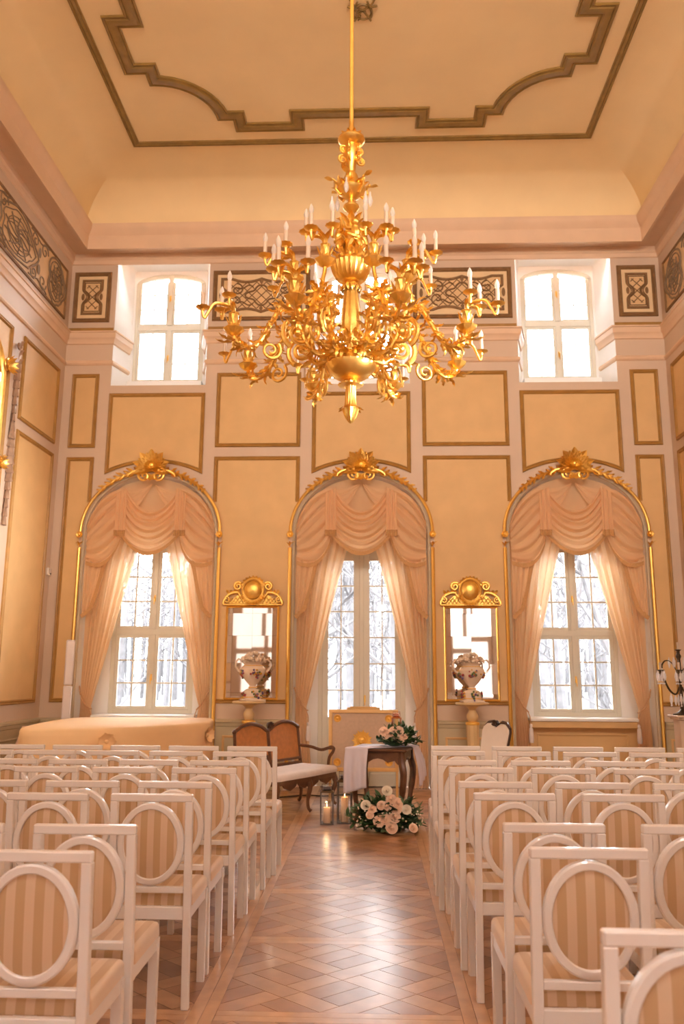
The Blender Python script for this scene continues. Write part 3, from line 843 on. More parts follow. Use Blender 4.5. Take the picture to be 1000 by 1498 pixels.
for k in range(420):
    x = rnd.uniform(-26, 26); y = rnd.uniform(38, 60); h = rnd.uniform(6.5, 12); r_ = rnd.uniform(.06, .15); dx = rnd.uniform(-.5, .5)
    wd.tube([(x, y, -.6), (x+dx*.4, y, h*.5), (x+dx, y, h)], [r_, r_*.7, .02], 5, cap=False)
    for q in range(9):
        z = h*rnd.uniform(.25, .95); s_ = rnd.choice((-1, 1)); L = rnd.uniform(.8, 2.4)
        wd.tube([(x+dx*z/h, y, z), (x+dx*z/h+s_*L*.5, y+rnd.uniform(-.6, .6), z+L*.35), (x+dx*z/h+s_*L, y, z+L*rnd.uniform(.4, 1))], [r_*.35, r_*.22, .015], 4, cap=False)
tag(wd.build('distant_wood', 'tree_bark', kind='stuff'), 'distant leafless grey wood beyond the park trees', 'wood')
for x, y, r, w in ((-5.1, 16.5, .95, 'green bush outside the lower left panes of the left window'), (-3.2, 20, .7, 'small green bush further right outside the left window')):
    t = thing('garden_bush', w, 'bush', (x, y, -.9)); rnd = random.Random(int(y*10)); b = MB()
    for k in range(420):
        d = V((rnd.gauss(0, 1), rnd.gauss(0, 1), abs(rnd.gauss(0, 1)))).normalized(); p = d*r*rnd.uniform(.5, 1.1); p.z = p.z*1.3+.15
        b.leaf(p, d+V((0, 0, .4)), (rnd.uniform(-1, 1), rnd.uniform(-1, 1), .5), .16, .045, .4, 2)
    b.build('foliage', 'evergreen', t, kind='stuff')
    b = MB()
    for k in range(5): b.tube([(0, 0, 0), (r*.3*cos(k*1.3), r*.3*sin(k*1.3), r*.6), (r*.5*cos(k*1.3), r*.5*sin(k*1.3), r*1.1)], [.03, .02, .008], 5)
    b.build('stem', 'tree_bark', t)

# ------------------------------------------------------------------ gilded arches round the niches
WHERE = ['left window', 'middle door', 'right window']
def leafmesh(L, w, curl, lob=2):
    b = MB(); b.leaf((0,0,0), (0,0,1), (0,-1,0), L, w, curl, 6, lob, .35); return b
GL1 = leafmesh(.15, .019, .7).mesh('acanthus_leaf', 'gold')
GL2 = leafmesh(.12, .017, 1.0, 3).mesh('acanthus_leaf', 'gold')
def rosette_mb(r, n=8):
    b = MB(); b.ball((0, -.02, 0), r*.42, 10, 6, (1, .7, 1))
    for k in range(n):
        a = 2*pi*k/n; b.leaf((0, -.005, 0), (cos(a), -.15, sin(a)), (0, -1, 0), r*1.05, r*.34, .5, 4)
    b.M = Matrix.Rotation(radians(-90), 4, 'X'); b.M = None
    return b
ROS = rosette_mb(.055).mesh('rosette', 'gold')
def crest_mesh():
    b = MB()
    for k in range(13):                       # sunflower / shell fan
        a = radians(-25+230*k/12); L = .19 if k % 2 == 0 else .16
        b.leaf((0, -.02, .04), (cos(a), -.25, sin(a)), (0, -1, 0), L*1.25, .052, .12, 6, 0, .5)
    for k in range(9):
        a = radians(0+180*k/8); b.leaf((0, -.05, .04), (cos(a), -.6, sin(a)), (0, -1, 0), .11, .022, .5, 5, 0, .5)
    b.ball((0, -.06, .06), .034, 12, 8, (1, .8, 1.1))
    for s in (1, -1):                         # C scrolls below
        b.tube([(s*x, -.05, z) for x, z in spiral(.085, -.075, .075, .012, pi*.55, -1.5, 26)], [.020-.009*k/26 for k in range(27)], 7)
        b.tube([(s*x, -.035, z) for x, z in ((.10, -.01), (.16, .0), (.22, -.015), (.27, -.05), (.28, -.08), (.26, -.09))], [.016, .018, .016, .013, .010, .006], 6)
        b.leaf((s*.02, -.04, -.05), (s*.4, -.2, -1), (0, -1, .4), .13, .035, .8, 5, 2)
    b.leaf((0, -.05, -.06), (0, -.3, -1), (0, -1, .3), .12, .03, .7, 5, 2)
    return b
CREST = crest_mesh().mesh('crest', 'gold')
for i, a in enumerate(AX):
    t = thing('gilded_arch', 'gilded rod arch with flower crest framing the %s' % WHERE[i], 'arch trim', (a, YB-.03, 0), 0, 'gilded arches on the far wall')
    b = MB()
    P = [(-.975, 0, .02), (-.975, 0, 1.2), (-.975, 0, 2.3), (-.975, 0, SPR-.18)]; b.tube(P, .024, 8)
    P = [(.975, 0, .02), (.975, 0, 1.2), (.975, 0, 2.3), (.975, 0, SPR-.18)]; b.tube(P, .024, 8)
    b.tube([(x, 0, z) for x, z in arc(0, SPR+.04, .975, RISE+.02, pi, 0, 40)], .022, 8)
    b.build('rod', 'gold_smooth', t)
    b = MB(); b.sweep([(-.93, .02)]+arc(0, SPR, .93, RISE+.02, pi, 0, 32)+[(.93, .02)], [(-.022, 0), (-.018, .02), (0, .03), (.018, .02), (.022, 0)], lambda u, v, d=0: (u, .03-d, v)); b.build('bead_moulding', 'grey_bead', t)
    inst(CREST, 'crest', t, (0, -.02, SPR+RISE+.045), sc=(1.18, 1.1, 1.12))
    for s in (-1, 1):
        inst(ROS, 'rosette', t, (s*.975, -.02, SPR))
        for k in range(3): inst(GL2, 'acanthus_leaf', t, (s*.975, -.01, SPR-.18+.02*k), (radians(12+14*k), 0, radians(60*(k-1))), (.9, .9, .9))
        for k in range(9):
            th = radians(80-4.6*k); x, z = .975*cos(th), SPR+.04+(RISE+.02)*sin(th)
            tl = atan2(-cos(th), sin(th))
            for q in (1, -1):
                o = inst(GL1 if k % 2 else GL2, 'acanthus_leaf', t, (s*x, -.02, z), (0, 0, 0), ((1.05-.04*k),)*3)
                ang = radians(180)-th+radians(90)+q*radians(38)      # along the arch, splayed
                o.rotation_euler = (radians(8), s*(pi/2+radians(90)-th+q*radians(34)), 0)

# ------------------------------------------------------------------ curtains
def swag_sheet(P0, P1, mid, nf, amp, y0, nu=26, nt=40, ybulge=.05):
    """cloth hung between two gathers: P0(t), P1(t) are the gather points, mid(t) the belly"""
    def fn(u, t):
        a, c, m_ = P0(t), P1(t), mid(t)
        x = (1-u)**2*a[0]+2*u*(1-u)*m_[0]+u*u*c[0]; z = (1-u)**2*a[1]+2*u*(1-u)*m_[1]+u*u*c[1]
        e = 4*u*(1-u)
        ph = 2*pi*nf*(t**.9)
        y = y0-ybulge*e*(.4+.6*t)-amp*(.45+.55*e)*(abs(sin(ph/2+.3*sin(3*u)))*1.7-1+.25*sin(1.7*ph+4*u))
        return (x, y, z)
    b = MB(); b.grid(fn, nu, nt); return b
lerp = lambda a, c, t: a+(c-a)*t
def curtains(i):
    a = AX[i]; wl = WHERE[i]
    v = thing('swag_valance', 'draped apricot swag valance filling the arch of the %s' % wl, 'valance', (a, YB, 0), 0, 'swag valances')
    atop = lambda x: SPR+(RISE-.02)*sqrt(max(0, 1-(x/.91)**2))
    # backing cloth up to the arch
    def back(u, t):
        x = -.88+1.76*u; zt_ = atop(x)-.02; zb = min(3.5, zt_-.05)
        return (x, .075+.010*sin(40*u), zt_+(zb-zt_)*t)
    b = MB(); b.grid(back, 60, 5); b.build('backing_cloth', 'swag_silk', v)
    # small upper swags left and right of the flat middle
    for s in (-1, 1):
        swag_sheet(lambda t: (s*.40, 4.02-.26*t), lambda t: (s*.02, 4.10-.02*t), lambda t: (s*(.22+.03*t), 3.98-.42*t), 3, .010, .030, 18, 24, .03).build('upper_swag', 'swag_silk', v)
    c = swag_sheet(lambda t: (-.37-.05*t, 4.02-.62*t), lambda t: (.37+.05*t, 4.02-.62*t), lambda t: (0, 3.36-.56*t), 7, .034, .0, 36, 84, .09).build('centre_swag', 'swag_silk', v)
    b = MB()
    b.grid(lambda u, t: ((1-u)**2*-.42+u*u*.42, -.075*4*u*(1-u)-.012, (1-u)**2*3.405+2*u*(1-u)*2.81+u*u*3.405-.055*t+.01), 36, 1); b.build('fringe', 'fringe', c)
    for s in (-1, 1):
        # short pleated tail
        def tail(u, t):
            x = s*(.345+.145*u+.012*t*(u-.5)); z = 4.03-.10*u+(3.40-4.03+.10*u)*t
            return (x, -.055-.016*sin(2*pi*2.5*u), z)
        tl = MB().grid(tail, 20, 8).build('pleated_tail', 'swag_silk', v)
        MB().grid(lambda u, t: (s*(.338+.16*u), -.062-.016*sin(2*pi*2.5*u), 3.42-.085*t), 20, 1).build('fringe', 'fringe', tl)
        # side swag from the tail out to the springing of the arch
        sd = swag_sheet(lambda t: (s*(.40+.015*t), 4.03-.70*t**1.3), lambda t: (s*(.895-.01*t), 3.52-.50*t), lambda t: (s*lerp(.74, .55, t), lerp(3.98, 2.84, t)), 6, .034, .005, 36, 72, .06).build('side_swag', 'swag_silk', v)
        MB().grid(lambda u, t: (s*((1-u)**2*.415+2*u*(1-u)*.55+u*u*.88), -.05*4*u*(1-u)-.004, (1-u)**2*3.32+2*u*(1-u)*2.84+u*u*3.0-.055*t), 24, 1).build('fringe', 'fringe', sd)
        # hanging cascade below the springing
        def inner(t): return lerp(.60, .635, t/.15) if t < .15 else (lerp(.635, .70, (t-.15)/.4) if t < .55 else (lerp(.70, .755, (t-.55)/.3) if t < .85 else lerp(.755, .84, ((t-.85)/.15)**1.7)))
        def casc(u, t):
            z0, z1 = 3.06-.06*(1-u), 2.90-.68*u**.45 if u > 0 else 2.90
            x = lerp(inner(t), .895, u)
            return (s*x, .0-.016*sin(2*pi*3*u), lerp(3.08-.0*u, 2.28-.05*u, t))
        cs = MB().grid(casc, 18, 24).build('cascade', 'swag_silk', v)
        e = [(s*inner(k/24), lerp(3.0, 2.28, k/24)) for k in range(25)]+[(s*.87, 2.245), (s*.895, 2.235)]
        b = MB(); b.sweep(e, [(-.028, .012), (0, .02), (.028, .012)], lambda u, v_, d=0: (u, .0-d, v_)); b.build('fringe', 'fringe', cs)
    # pair of sheer curtains, tied back
    for s in (-1, 1):
        side = 'left' if s < 0 else 'right'
        t_ = thing('sheer_curtain', 'sheer pleated curtain tied back at the %s side of the %s' % (side, wl), 'curtain', (a, YB+.13, 0), 0, 'sheer tied-back curtains')
        zt_, zk = 3.85, 1.02
        def inn(z):
            if z < zk: return lerp(.73, .64, (zk-z)/zk)
            q = (z-zk)/(zt_-zk); return lerp(.745, .02, q**.92)+.03*sin(pi*q)
        def out(z): return .885
        def f(u, t):
            z = lerp(zt_, .015, t); 
            w = abs(z-zk); amp = .035*min(1, .35+w*.6)
            xi, xo = inn(z), out(z); x = lerp(xo, xi, u)
            ph = 2*pi*(6.5*u+.25*sin(5*u))
            return (s*x, amp*sin(ph)+.010*sin(2.3*ph+z)+.03*(1-min(1, w*3)), z)
        MB().grid(f, 72, 56).build('curtain_panel', 'sheer_curtain', t_)
        b = MB(); b.tube([(s*.90, .0, 1.30), (s*.86, -.06, 1.20), (s*.79, -.065, 1.07), (s*.725, -.05, 1.0), (s*.715, .0, 1.0)], .010, 6)
        b.tube([(s*.73, -.06, 1.0), (s*.705, -.06, .93), (s*.70, -.06, .84)], .006, 5)
        tb = b.build('tieback_rope', 'rope', t_)
        b = MB(); b.lathe([(0, .0), (.016, .0), (.022, -.03), (.014, -.045), (.026, -.06), (.034, -.2), (.028, -.24), (0, -.24)][::-1], 10, (s*.70, -.06, .85)); b.build('tassel', 'white_damask', tb)
for i in range(3): curtains(i)

# ------------------------------------------------------------------ pier mirrors with gilded crests
def cartouche():
    b = MB()
    b.box(-.405, -.035, .0, .405, 0, .022, .006)
    # domed shield and its rim
    b.lathe([(.135, 0), (.125, .03), (.09, .058), (.045, .072), (0, .076)], 24); n0 = len(b.v)
    b2 = MB(); b2.lathe([(.135, 0), (.125, .03), (.09, .058), (.045, .072), (0, .076)], 24); b = MB()
    b.box(-.405, -.035, 0, .405, 0, .022, .006)
    M = Matrix.Translation((0, -.01, .205)) @ Matrix.Diagonal((1, 1, 1.08, 1)) @ Matrix.Rotation(radians(90), 4, 'X')
    b.M = M; b.lathe([(.118, .0), (.112, .035), (.085, .058), (.045, .070), (0, .074)], 24)
    b.tube([(.14*cos(t), .14*sin(t), .02) for t in [2*pi*k/24 for k in range(24)]], .020, 8, closed=True); b.M = None
    b.prism([(-.33, .02), (.33, .02), (.24, .12), (.15, .16), (.12, .33), (.05, .375), (-.05, .375), (-.12, .33), (-.15, .16), (-.24, .12)], lambda u, v: (u, -.002, v), lambda u, v: (u, -.016, v))
    for k in range(9):
        a = radians(30+120*k/8); b.leaf((.13*cos(a), -.03, .20+.14*sin(a)), (cos(a), -.2, sin(a)), (0, -1, 0), .075, .024, .6, 4)
    for k in range(11):
        a = radians(200+140*k/10); b.leaf((.10*cos(a), -.05, .17+.10*sin(a)), (cos(a), -.3, sin(a)), (0, -1, 0), .085, .018, .6, 4)
    for s in (1, -1):
        b.tube([(s*x, -.03, z) for x, z in spiral(.205, .26, .062, .012, pi*.9, -1.6, 24)], [.018-.007*k/24 for k in range(25)], 6)
        b.tube([(s*x, -.025, z) for x, z in ((.15, .10), (.20, .175), (.26, .175), (.32, .15), (.37, .11), (.395, .06), (.40, .02))], [.014, .02, .018, .016, .016, .018, .02], 6)
        b.tube([(s*x, -.03, z) for x, z in spiral(.355, .075, .045, .010, pi*.3, 1.3, 18)], .010, 6)
        for k in range(4):
            b.tube([(s*(.13+.05*k), -.022, .025), (s*(.19+.05*k), -.024, .12-.012*k)], .006, 5)
            b.tube([(s*(.19+.05*k), -.022, .025), (s*(.13+.05*k), -.024, .12-.006*k)], .006, 5)
        for k in range(4): b.leaf((s*(.18+.05*k), -.02, .16), (s*.6, -.3, 1), (0, -1, 0), .07, .02, .7, 4)
    return b
CART = cartouche().mesh('crest', 'gold')
for sx, nm in ((-1, 'left'), (1, 'right')):
    x = 1.467*sx
    t = thing('pier_mirror', 'tall plated mirror with gilded cartouche crest between middle door and %s window' % nm, 'mirror', (x, YB-.01, 0), 0, 'pier mirrors with gilded crests')
    b = MB(); b.sweep(R4(-.362, 1.135, .362, 2.38), [(0, 0), (0, .02), (-.014, .03), (-.028, .02), (-.028, 0)], lambda u, v, d=0: (u, -d, v), closed=True); b.build('frame', 'gold_smooth', t)
    MB().box(-.35, -.008, 1.15, .35, -.002, 2.37).build('backboard', 'walnut', t, smooth=False)
    rnd = random.Random(3+sx)
    xs = [-.336, -.27, .0, .27, .336]; zs = [1.165, 1.23, 1.62, 1.98, 2.28, 2.352]
    for q in range(4):
        for k in range(5):
            edge = q in (0, 3) or k in (0, 4)
            tx, tz = rnd.uniform(-.018, .018)+(.05*(1 if q == 3 else -1) if q in (0, 3) else 0), rnd.uniform(-.02, .02)
            x0, x1, z0, z1 = xs[q]+.001, xs[q+1]-.001, zs[k]+.001, zs[k+1]-.001
            cx_, cz_ = (x0+x1)/2, (z0+z1)/2
            f = lambda u, v: (u, -.0155+(u-cx_)*tx*.6+(v-cz_)*tz*.4, v)
            b = MB(); b.add([f(x0, z0), f(x1, z0), f(x1, z1), f(x0, z1)]+[(u, -.008, v) for u, v in R4(x0, z0, x1, z1)], [(0,1,2,3), (4,7,6,5), (0,4,5,1), (1,5,6,2), (2,6,7,3), (3,7,4,0)])
            b.build('mirror_plate', 'mirror_glass', t, smooth=False)
    inst(CART, 'crest', t, (0, -.01, 2.385))

# ------------------------------------------------------------------ pedestals and porcelain urns
def pedestal(x, y, lab):
    t = thing('pedestal', lab, 'pedestal', (x, y, 0), 0, 'fluted pedestals under the urns')
    b = MB(); b.box(-.16, -.16, 0, .16, .16, .05, .008); b.lathe([(.13, .05), (.135, .07), (.115, .09), (.10, .12), (.09, .13)], 20); b.build('base', 'pedestal_paint', t)
    b = MB(); b.lathe([(.062, .13), (.078, .84), (.08, .86)], 32, flute=.05, nf=12); b.build('shaft', 'pedestal_paint', t)
    b = MB(); b.lathe([(.086, .86), (.09, .875), (.086, .89), (.05, .90)], 20); b.build('collar', 'gold_paint', t)
    b = MB(); b.lathe([(.045, .90), (.06, .915), (.074, .95), (.072, .98), (.055, 1.01), (.042, 1.04), (.05, 1.06), (.075, 1.08), (.09, 1.09)], 20); b.build('baluster', 'pedestal_paint', t)
    b = MB(); b.lathe([(.09, 1.09), (.20, 1.105), (.215, 1.115), (.215, 1.13), (.20, 1.135), (0, 1.135)], 28); b.build('top_plate', 'pedestal_paint', t)
def urn(x, y, z, lab, rz):
    t = thing('porcelain_urn', lab, 'vase', (x, y, z), rz, 'porcelain urns on pedestals')
    b = MB(); b.box(-.135, -.135, 0, .135, .135, .025, .006); b.lathe([(.12, .025), (.125, .05), (.118, .12), (.085, .145), (.06, .155)], 24); b.build('foot', 'porcelain', t)
    b = MB(); b.lathe([(.05, .155), (.055, .17), (.04, .19), (.05, .205), (.085, .24), (.13, .30), (.16, .36), (.165, .40), (.145, .43), (.12, .445), (.115, .46), (.135, .48), (.15, .49)], 28); body = b.build('body', 'porcelain', t)
    b = MB(); b.lathe([(.123, .443), (.126, .447), (.123, .452)], 24, cap=False); b.lathe([(.056, .166), (.06, .171), (.056, .176)], 20, cap=False); b.lathe([(.122, .042), (.129, .05), (.122, .058)], 24, cap=False); b.build('gilt_rim', 'gold_paint', t)
    rnd = random.Random(int(x*100)); bl = {k: MB() for k in ('pink_blob', 'violet_blob', 'yellow_blob', 'green_blob')}
    for zc, rr, n in ((.345, .158, 26), (.085, .124, 14)):
        for a0 in (-pi/2, pi/2, 0, pi):
            for k in range(n):
                a = a0+rnd.gauss(0, .22); z_ = zc+rnd.gauss(0, .025); r_ = rr+.004-max(0, (.34-z_))*.5*(zc > .2)
                bl[rnd.choice(list(bl))].ball((r_*cos(a), r_*sin(a), z_), rnd.uniform(.009, .019), 6, 4)
    for k in bl: bl[k].build('painted_flowers', k, body, kind='stuff')
    for s in (1, -1):
        b = MB(); b.tube([(s*p, 0, q) for p, q in ((.155, .36), (.20, .38), (.235, .43), (.235, .49), (.20, .53), (.165, .52), (.165, .485))], [.014, .014, .013, .012, .012, .011, .009], 7)
        b.leaf((s*.2, 0, .40), (s*.6, 0, 1), (s, 0, .2), .1, .025, .9, 4)
        b.build('handle', 'porcelain', t)
    b = MB(); rnd = random.Random(5)
    for k in range(46):
        a = 2*pi*rnd.random(); r_ = .15*sqrt(rnd.random()); b.ball((r_*cos(a), r_*sin(a), .50+.10*(1-(r_/.16)**2)+rnd.uniform(-.01, .02)), rnd.uniform(.016, .03), 6, 4)
    for k in range(26):
        a = 2*pi*rnd.random(); b.leaf((.12*cos(a), .12*sin(a), .49), (cos(a), sin(a), rnd.uniform(.2, 1.2)), (0, 0, -1), .08, .02, .8, 3)
    b.build('modelled_flowers', 'porcelain', t)
for x, nm in ((-1.43, 'left'), (1.415, 'right')):
    pedestal(x, 10.62, 'pale fluted pedestal column before the %s pier mirror' % nm)
    urn(x+.04*(x < 0), 10.62, 1.136, 'flower painted porcelain urn before the %s pier mirror' % nm, .5 if x < 0 else .1)

# ------------------------------------------------------------------ white chairs with striped oval backs
def make_chair():
    t = thing('banquet_chair', 'x', 'chair', group='white chairs set out in rows')
    hw, T = .1925, .034
    def lean(b):                      # the back leans towards -y: foot at .075, top at 0
        b.v = [(x, y+.075*(1-z/.94), z) for x, y, z in b.v]; return b
    b = MB(); b.box(-hw, -.015, .905, hw, .015, .94, .005); lean(b).build('top_rail', 'chair_paint', t, smooth=False)
    b = MB(); b.box(-hw+T, -.013, .502, hw-T, .013, .53, .003); lean(b).build('lower_rail', 'chair_paint', t, smooth=False)
    for s in (-1, 1):
        b = MB(); x0, x1 = sorted((s*hw, s*(hw-T)))
        b.box(x0, -.015, 0, x1, .017, .906, .003); lean(b).build('back_leg', 'chair_paint', t, smooth=False)
        b = MB(); x0, x1 = sorted((s*hw, s*(hw-.036))); c = s*.008
        b.add([(x0+max(0, -c)*1.2+0, .405, 0), (x1-max(0, c)*0, .405, 0), (x1, .432, 0), (x0, .432, 0), (x0, .395, .43), (x1, .395, .43), (x1, .432, .43), (x0, .432, .43)], [(0,3,2,1),(4,5,6,7),(0,1,5,4),(1,2,6,5),(2,3,7,6),(3,0,4,7)])
        b.build('front_leg', 'chair_paint', t, smooth=False)
    b = MB(); b.box(-hw+.03, .035, .385, hw-.03, .06, .44, .003); b.box(-hw+.03, .406, .385, hw-.03, .43, .44, .003)
    for s in (-1, 1):
        x0, x1 = sorted((s*(hw-.004), s*(hw-.026))); b.box(x0, .05, .385, x1, .41, .44, .003)
    b.build('apron', 'chair_paint', t, smooth=False)
    b = MB(); N = 40; cz, rx, rz = .7175, .155, .1835; prof = [(-.014, -.013), (-.010, -.017), (.010, -.017), (.016, -.012), (.016, .012), (.010, .017), (-.010, .017), (-.014, .013)]
    vs = []; fs = []
    for k in range(N):
        a = 2*pi*k/N
        for r_, y in prof: vs.append(((rx-.016+r_)*cos(a), y, cz+(rz-.016+r_)*sin(a)))
    K = len(prof)
    for k in range(N):
        l = (k+1) % N
        for q in range(K): fs.append((k*K+q, l*K+q, l*K+(q+1) % K, k*K+(q+1) % K))
    b.add(vs, fs); lean(b).build('oval_frame', 'chair_paint', t)
    b = MB()
    for s in (1, -1):
        vs = [(0, s*.016, cz)]; fs = []
        for j, (q, yy) in enumerate(((.5, .015), (.85, .012), (1, .006))):
            for k in range(28): a = 2*pi*k/28; vs.append(((rx-.029)*q*cos(a), s*yy, cz+(rz-.029)*q*sin(a)))
        for k in range(28):
            l = (k+1) % 28; fs.append((0, 1+k, 1+l))
            for j in (0, 1): fs.append((1+j*28+k, 1+(j+1)*28+k, 1+(j+1)*28+l, 1+j*28+l))
        b.add(vs, fs)
    lean(b).build('oval_pad', 'striped_fabric', t)
    b = MB(); L = [(0, .0), (.004, .012), (.012, .02), (.03, .024)]
    def seat(u, v):
        return u, v
    vs = []; fs = []; rings = [(.0, .44), (.002, .475), (.008, .487), (.022, .494), (.06, .499), (.12, .503)]
    x0, x1, y0, y1 = -hw, hw, .062, .438
    for ins, z in rings:
        r_ = max(.004, .02-ins*.1); pts = []
        for cx_, cy_, a0 in ((x1-ins-r_, y1-ins-r_, 0), (x0+ins+r_, y1-ins-r_, pi/2), (x0+ins+r_, y0+ins+r_, pi), (x1-ins-r_, y0+ins+r_, 3*pi/2)):
            for k in range(4): a = a0+pi/2*k/3; pts.append((cx_+r_*cos(a), cy_+r_*sin(a), z))
        vs += pts
    n = 16
    for j in range(len(rings)-1):
        for k in range(n): l = (k+1) % n; fs.append((j*n+k, j*n+l, (j+1)*n+l, (j+1)*n+k))
    fs.append(tuple((len(rings)-1)*n+k for k in range(n))); fs.append(tuple(range(n))[::-1])
    b.add(vs, fs); b.build('seat', 'striped_fabric', t, ang=50)
    return t
ORD = ['front', 'second', 'third', 'fourth', 'fifth', 'sixth', 'seventh', 'eighth', 'ninth']
SEAT = ['on the aisle', 'second from the aisle', 'third from the aisle', 'fourth from the aisle', 'fifth from the aisle', 'sixth from the aisle']
RIGHT = [(6.62, .610, .475, 5), (6.20, .590, .476, 5), (5.57, .580, .480, 5), (5.15, .617, .494, 4), (4.50, .606, .507, 4), (4.08, .635, .512, 4), (3.29, .650, .523, 3), (2.85, .667, .523, 3), (1.98, .664, .52, 2)]
LEFT = [(6.42, -.577, .452, 5), (6.00, -.606, .46, 5), (5.41, -.640, .462, 5), (4.99, -.656, .475, 5), (4.37, -.679, .487, 4), (3.93, -.681, .492, 4), (3.15, -.722, .50, 3), (2.70, -.731, .51, 2)]
chair0 = None
for side, rows, s in (('left', LEFT, -1), ('right', RIGHT, 1)):
    for r_, (yy, e, pitch, n) in enumerate(rows):
        for k in range(n):
            c = make_chair() if chair0 is None else copy_tree(chair0)
            if chair0 is None: chair0 = c
            c.location = (e+s*(.1925+k*pitch), yy, 0)
            c['label'] = 'white oval-backed chair, %s block, %s row from the far wall, %s' % (side, ORD[r_], SEAT[k])

# ------------------------------------------------------------------ gilded chandelier
ch = thing('chandelier', 'large gilded chandelier with scrolling leaf arms and many candle bulbs under the ceiling', 'chandelier', (0, CYY, 3.25))
b = MB(); b.tube([(0, 0, 2.44), (0, 0, ZC-3.25)], .0155, 10); b.lathe([(.10, ZC-3.26), (.07, ZC-3.30), (.02, ZC-3.38)], 16); b.build('hanging_rod', 'gold_paint', ch)
b = MB()
b.lathe([(0, 0), (.016, .01), (.034, .04), (.052, .09), (.058, .115), (.05, .125), (.046, .13)], 16, flute=.10, nf=8)
b.build('finial', 'gold', ch)
b = MB(); b.lathe([(.046, .13), (.042, .14), (.034, .27), (.04, .28), (.085, .285), (.09, .295), (.06, .31), (.05, .325)], 32, flute=.05, nf=16); b.build('pendant_stem', 'gold_smooth', ch)
b = MB(); b.lathe([(.05, .325), (.09, .335), (.145, .37), (.178, .42), (.182, .44), (.17, .455), (.15, .475), (.12, .50), (.075, .53), (.06, .54)], 48, flute=.022, nf=24); b.build('lower_bowl', 'gold_smooth', ch)
b = MB(); b.lathe([(.055, .54), (.035, .56), (.032, .60), (.05, .625), (.06, .65), (.066, .70), (.078, .74), (.074, .80), (.058, .96), (.05, 1.05), (.066, 1.07), (.05, 1.09)], 32, flute=.045, nf=12); b.build('column', 'gold', ch)
b = MB(); b.lathe([(.05, 1.09), (.085, 1.10), (.115, 1.13), (.135, 1.17), (.145, 1.205), (.15, 1.225), (.142, 1.24), (.125, 1.26), (.11, 1.27), (.0, 1.275)], 48, flute=.03, nf=24); b.build('upper_bowl', 'gold_smooth', ch)
b = MB(); b.lathe([(.075, 1.27), (.06, 1.34), (.055, 1.45), (.04, 1.54), (.028, 1.60), (.022, 1.66), (.05, 1.685), (.062, 1.70), (.06, 1.715), (.03, 1.735), (.024, 1.77), (.05, 1.79), (.095, 1.82), (.11, 1.85), (.085, 1.87), (.06, 1.93), (.05, 1.97), (.03, 2.0), (.035, 2.06), (.05, 2.12), (.06, 2.18), (.05, 2.23), (.09, 2.25), (.105, 2.275), (.10, 2.29), (.04, 2.30), (.025, 2.33), (.03, 2.37), (.018, 2.40), (.02, 2.45)], 24); b.build('stem', 'gold_smooth', ch)
# leaves and scrolls up the stem
def ringleaf(b, n, r, z, d_out, d_up, L, w, curl, a0=0, out=True):
    for k in range(n):
        a = a0+2*pi*k/n; c, s = cos(a), sin(a)
        b.leaf((r*c, r*s, z), (c*d_out, s*d_out, d_up), (c if out else -c, s if out else -s, 0), L, w, curl, 6, 2, .4)
def collar(*rings):
    for r_ in rings:
        b = MB(); ringleaf(b, *r_); b.build('acanthus_collar', 'gold', ch)
collar((10, .02, 2.27, .6, 1, .10, .020, .8), (12, .05, 1.80, .5, 1, .14, .022, .9), (8, .06, 1.84, 1, .4, .12, .022, -.9), (12, .11, 1.26, .5, 1, .09, .02, .9),
       (10, .06, .62, .4, 1, .10, .022, .7), (14, .05, 1.08, .7, -1, .08, .018, -.8), (10, .13, .47, .6, 1, .11, .028, 1.0), (9, .055, .12, .5, -.6, .05, .016, .8), (8, .03, 1.55, .5, 1, .12, .022, .8))
for k in range(6):
    a = 2*pi*k/6+.3; c, s = cos(a), sin(a)
    for q in (0, 1):
        b = MB(); b.tube([(c*x, s*x, z) for x, z in (spiral(.07, 2.10, .035, .008, pi/2, -1.4, 16) if q else spiral(.06, 2.19, .035, .008, -pi/2, 1.4, 16))], .010, 6); b.build('scroll', 'gold', ch)
    b = MB(); b.tube([(c*x, s*x, z) for x, z in ((.05, 1.83), (.09, 1.80), (.125, 1.84), (.12, 1.90), (.15, 1.92))], [.012, .012, .011, .010, .008], 6)
    b.leaf((c*.15, s*.15, 1.91), (c, s, .6), (0, 0, -1), .07, .025, .9, 4); b.build('scroll', 'gold', ch)
# three putti on the upper bowl
def putto():
    b = MB()
    b.tube(catmull([(0, 0, .11), (.005, -.008, .15), (0, 0, .19), (0, .002, .215)], 3), [.028]*3+[.033]*3+[.03]*3+[.016], 9)
    b.ball((.0, -.006, .247), .026, 10, 8, (.92, 1, 1.08)); b.ball((0, .004, .256), .026, 8, 6, (1, .95, .9))
    for s in (1, -1):
        b.tube(catmull([(s*.014, 0, .115), (s*.03, -.02*s, .065), (s*.026, .01*s, .02), (s*.03, -.008, .0)], 3), [.02]*3+[.016]*3+[.011]*3+[.012], 7)
        b.tube(catmull([(s*.026, 0, .2), (s*.06, -.01, .19), (s*.085, -.02, .225), (s*.09, -.03, .25)], 3), [.013]*3+[.011]*3+[.008]*3+[.009], 6)
    b.tube(catmull([(-.045, -.01, .15), (0, -.034, .12), (.05, -.005, .14), (.075, .01, .10)], 4), .012, 6, flat=.5)
    return b
pm_ = putto().mesh('putto_figure', 'gold')
for k in range(4):
    a = 2*pi*k/4+.35; inst(pm_, 'putto_figure', ch, (.088*cos(a), .088*sin(a), 1.272), (0, 0, a+pi/2), (1.25, 1.25, 1.05))
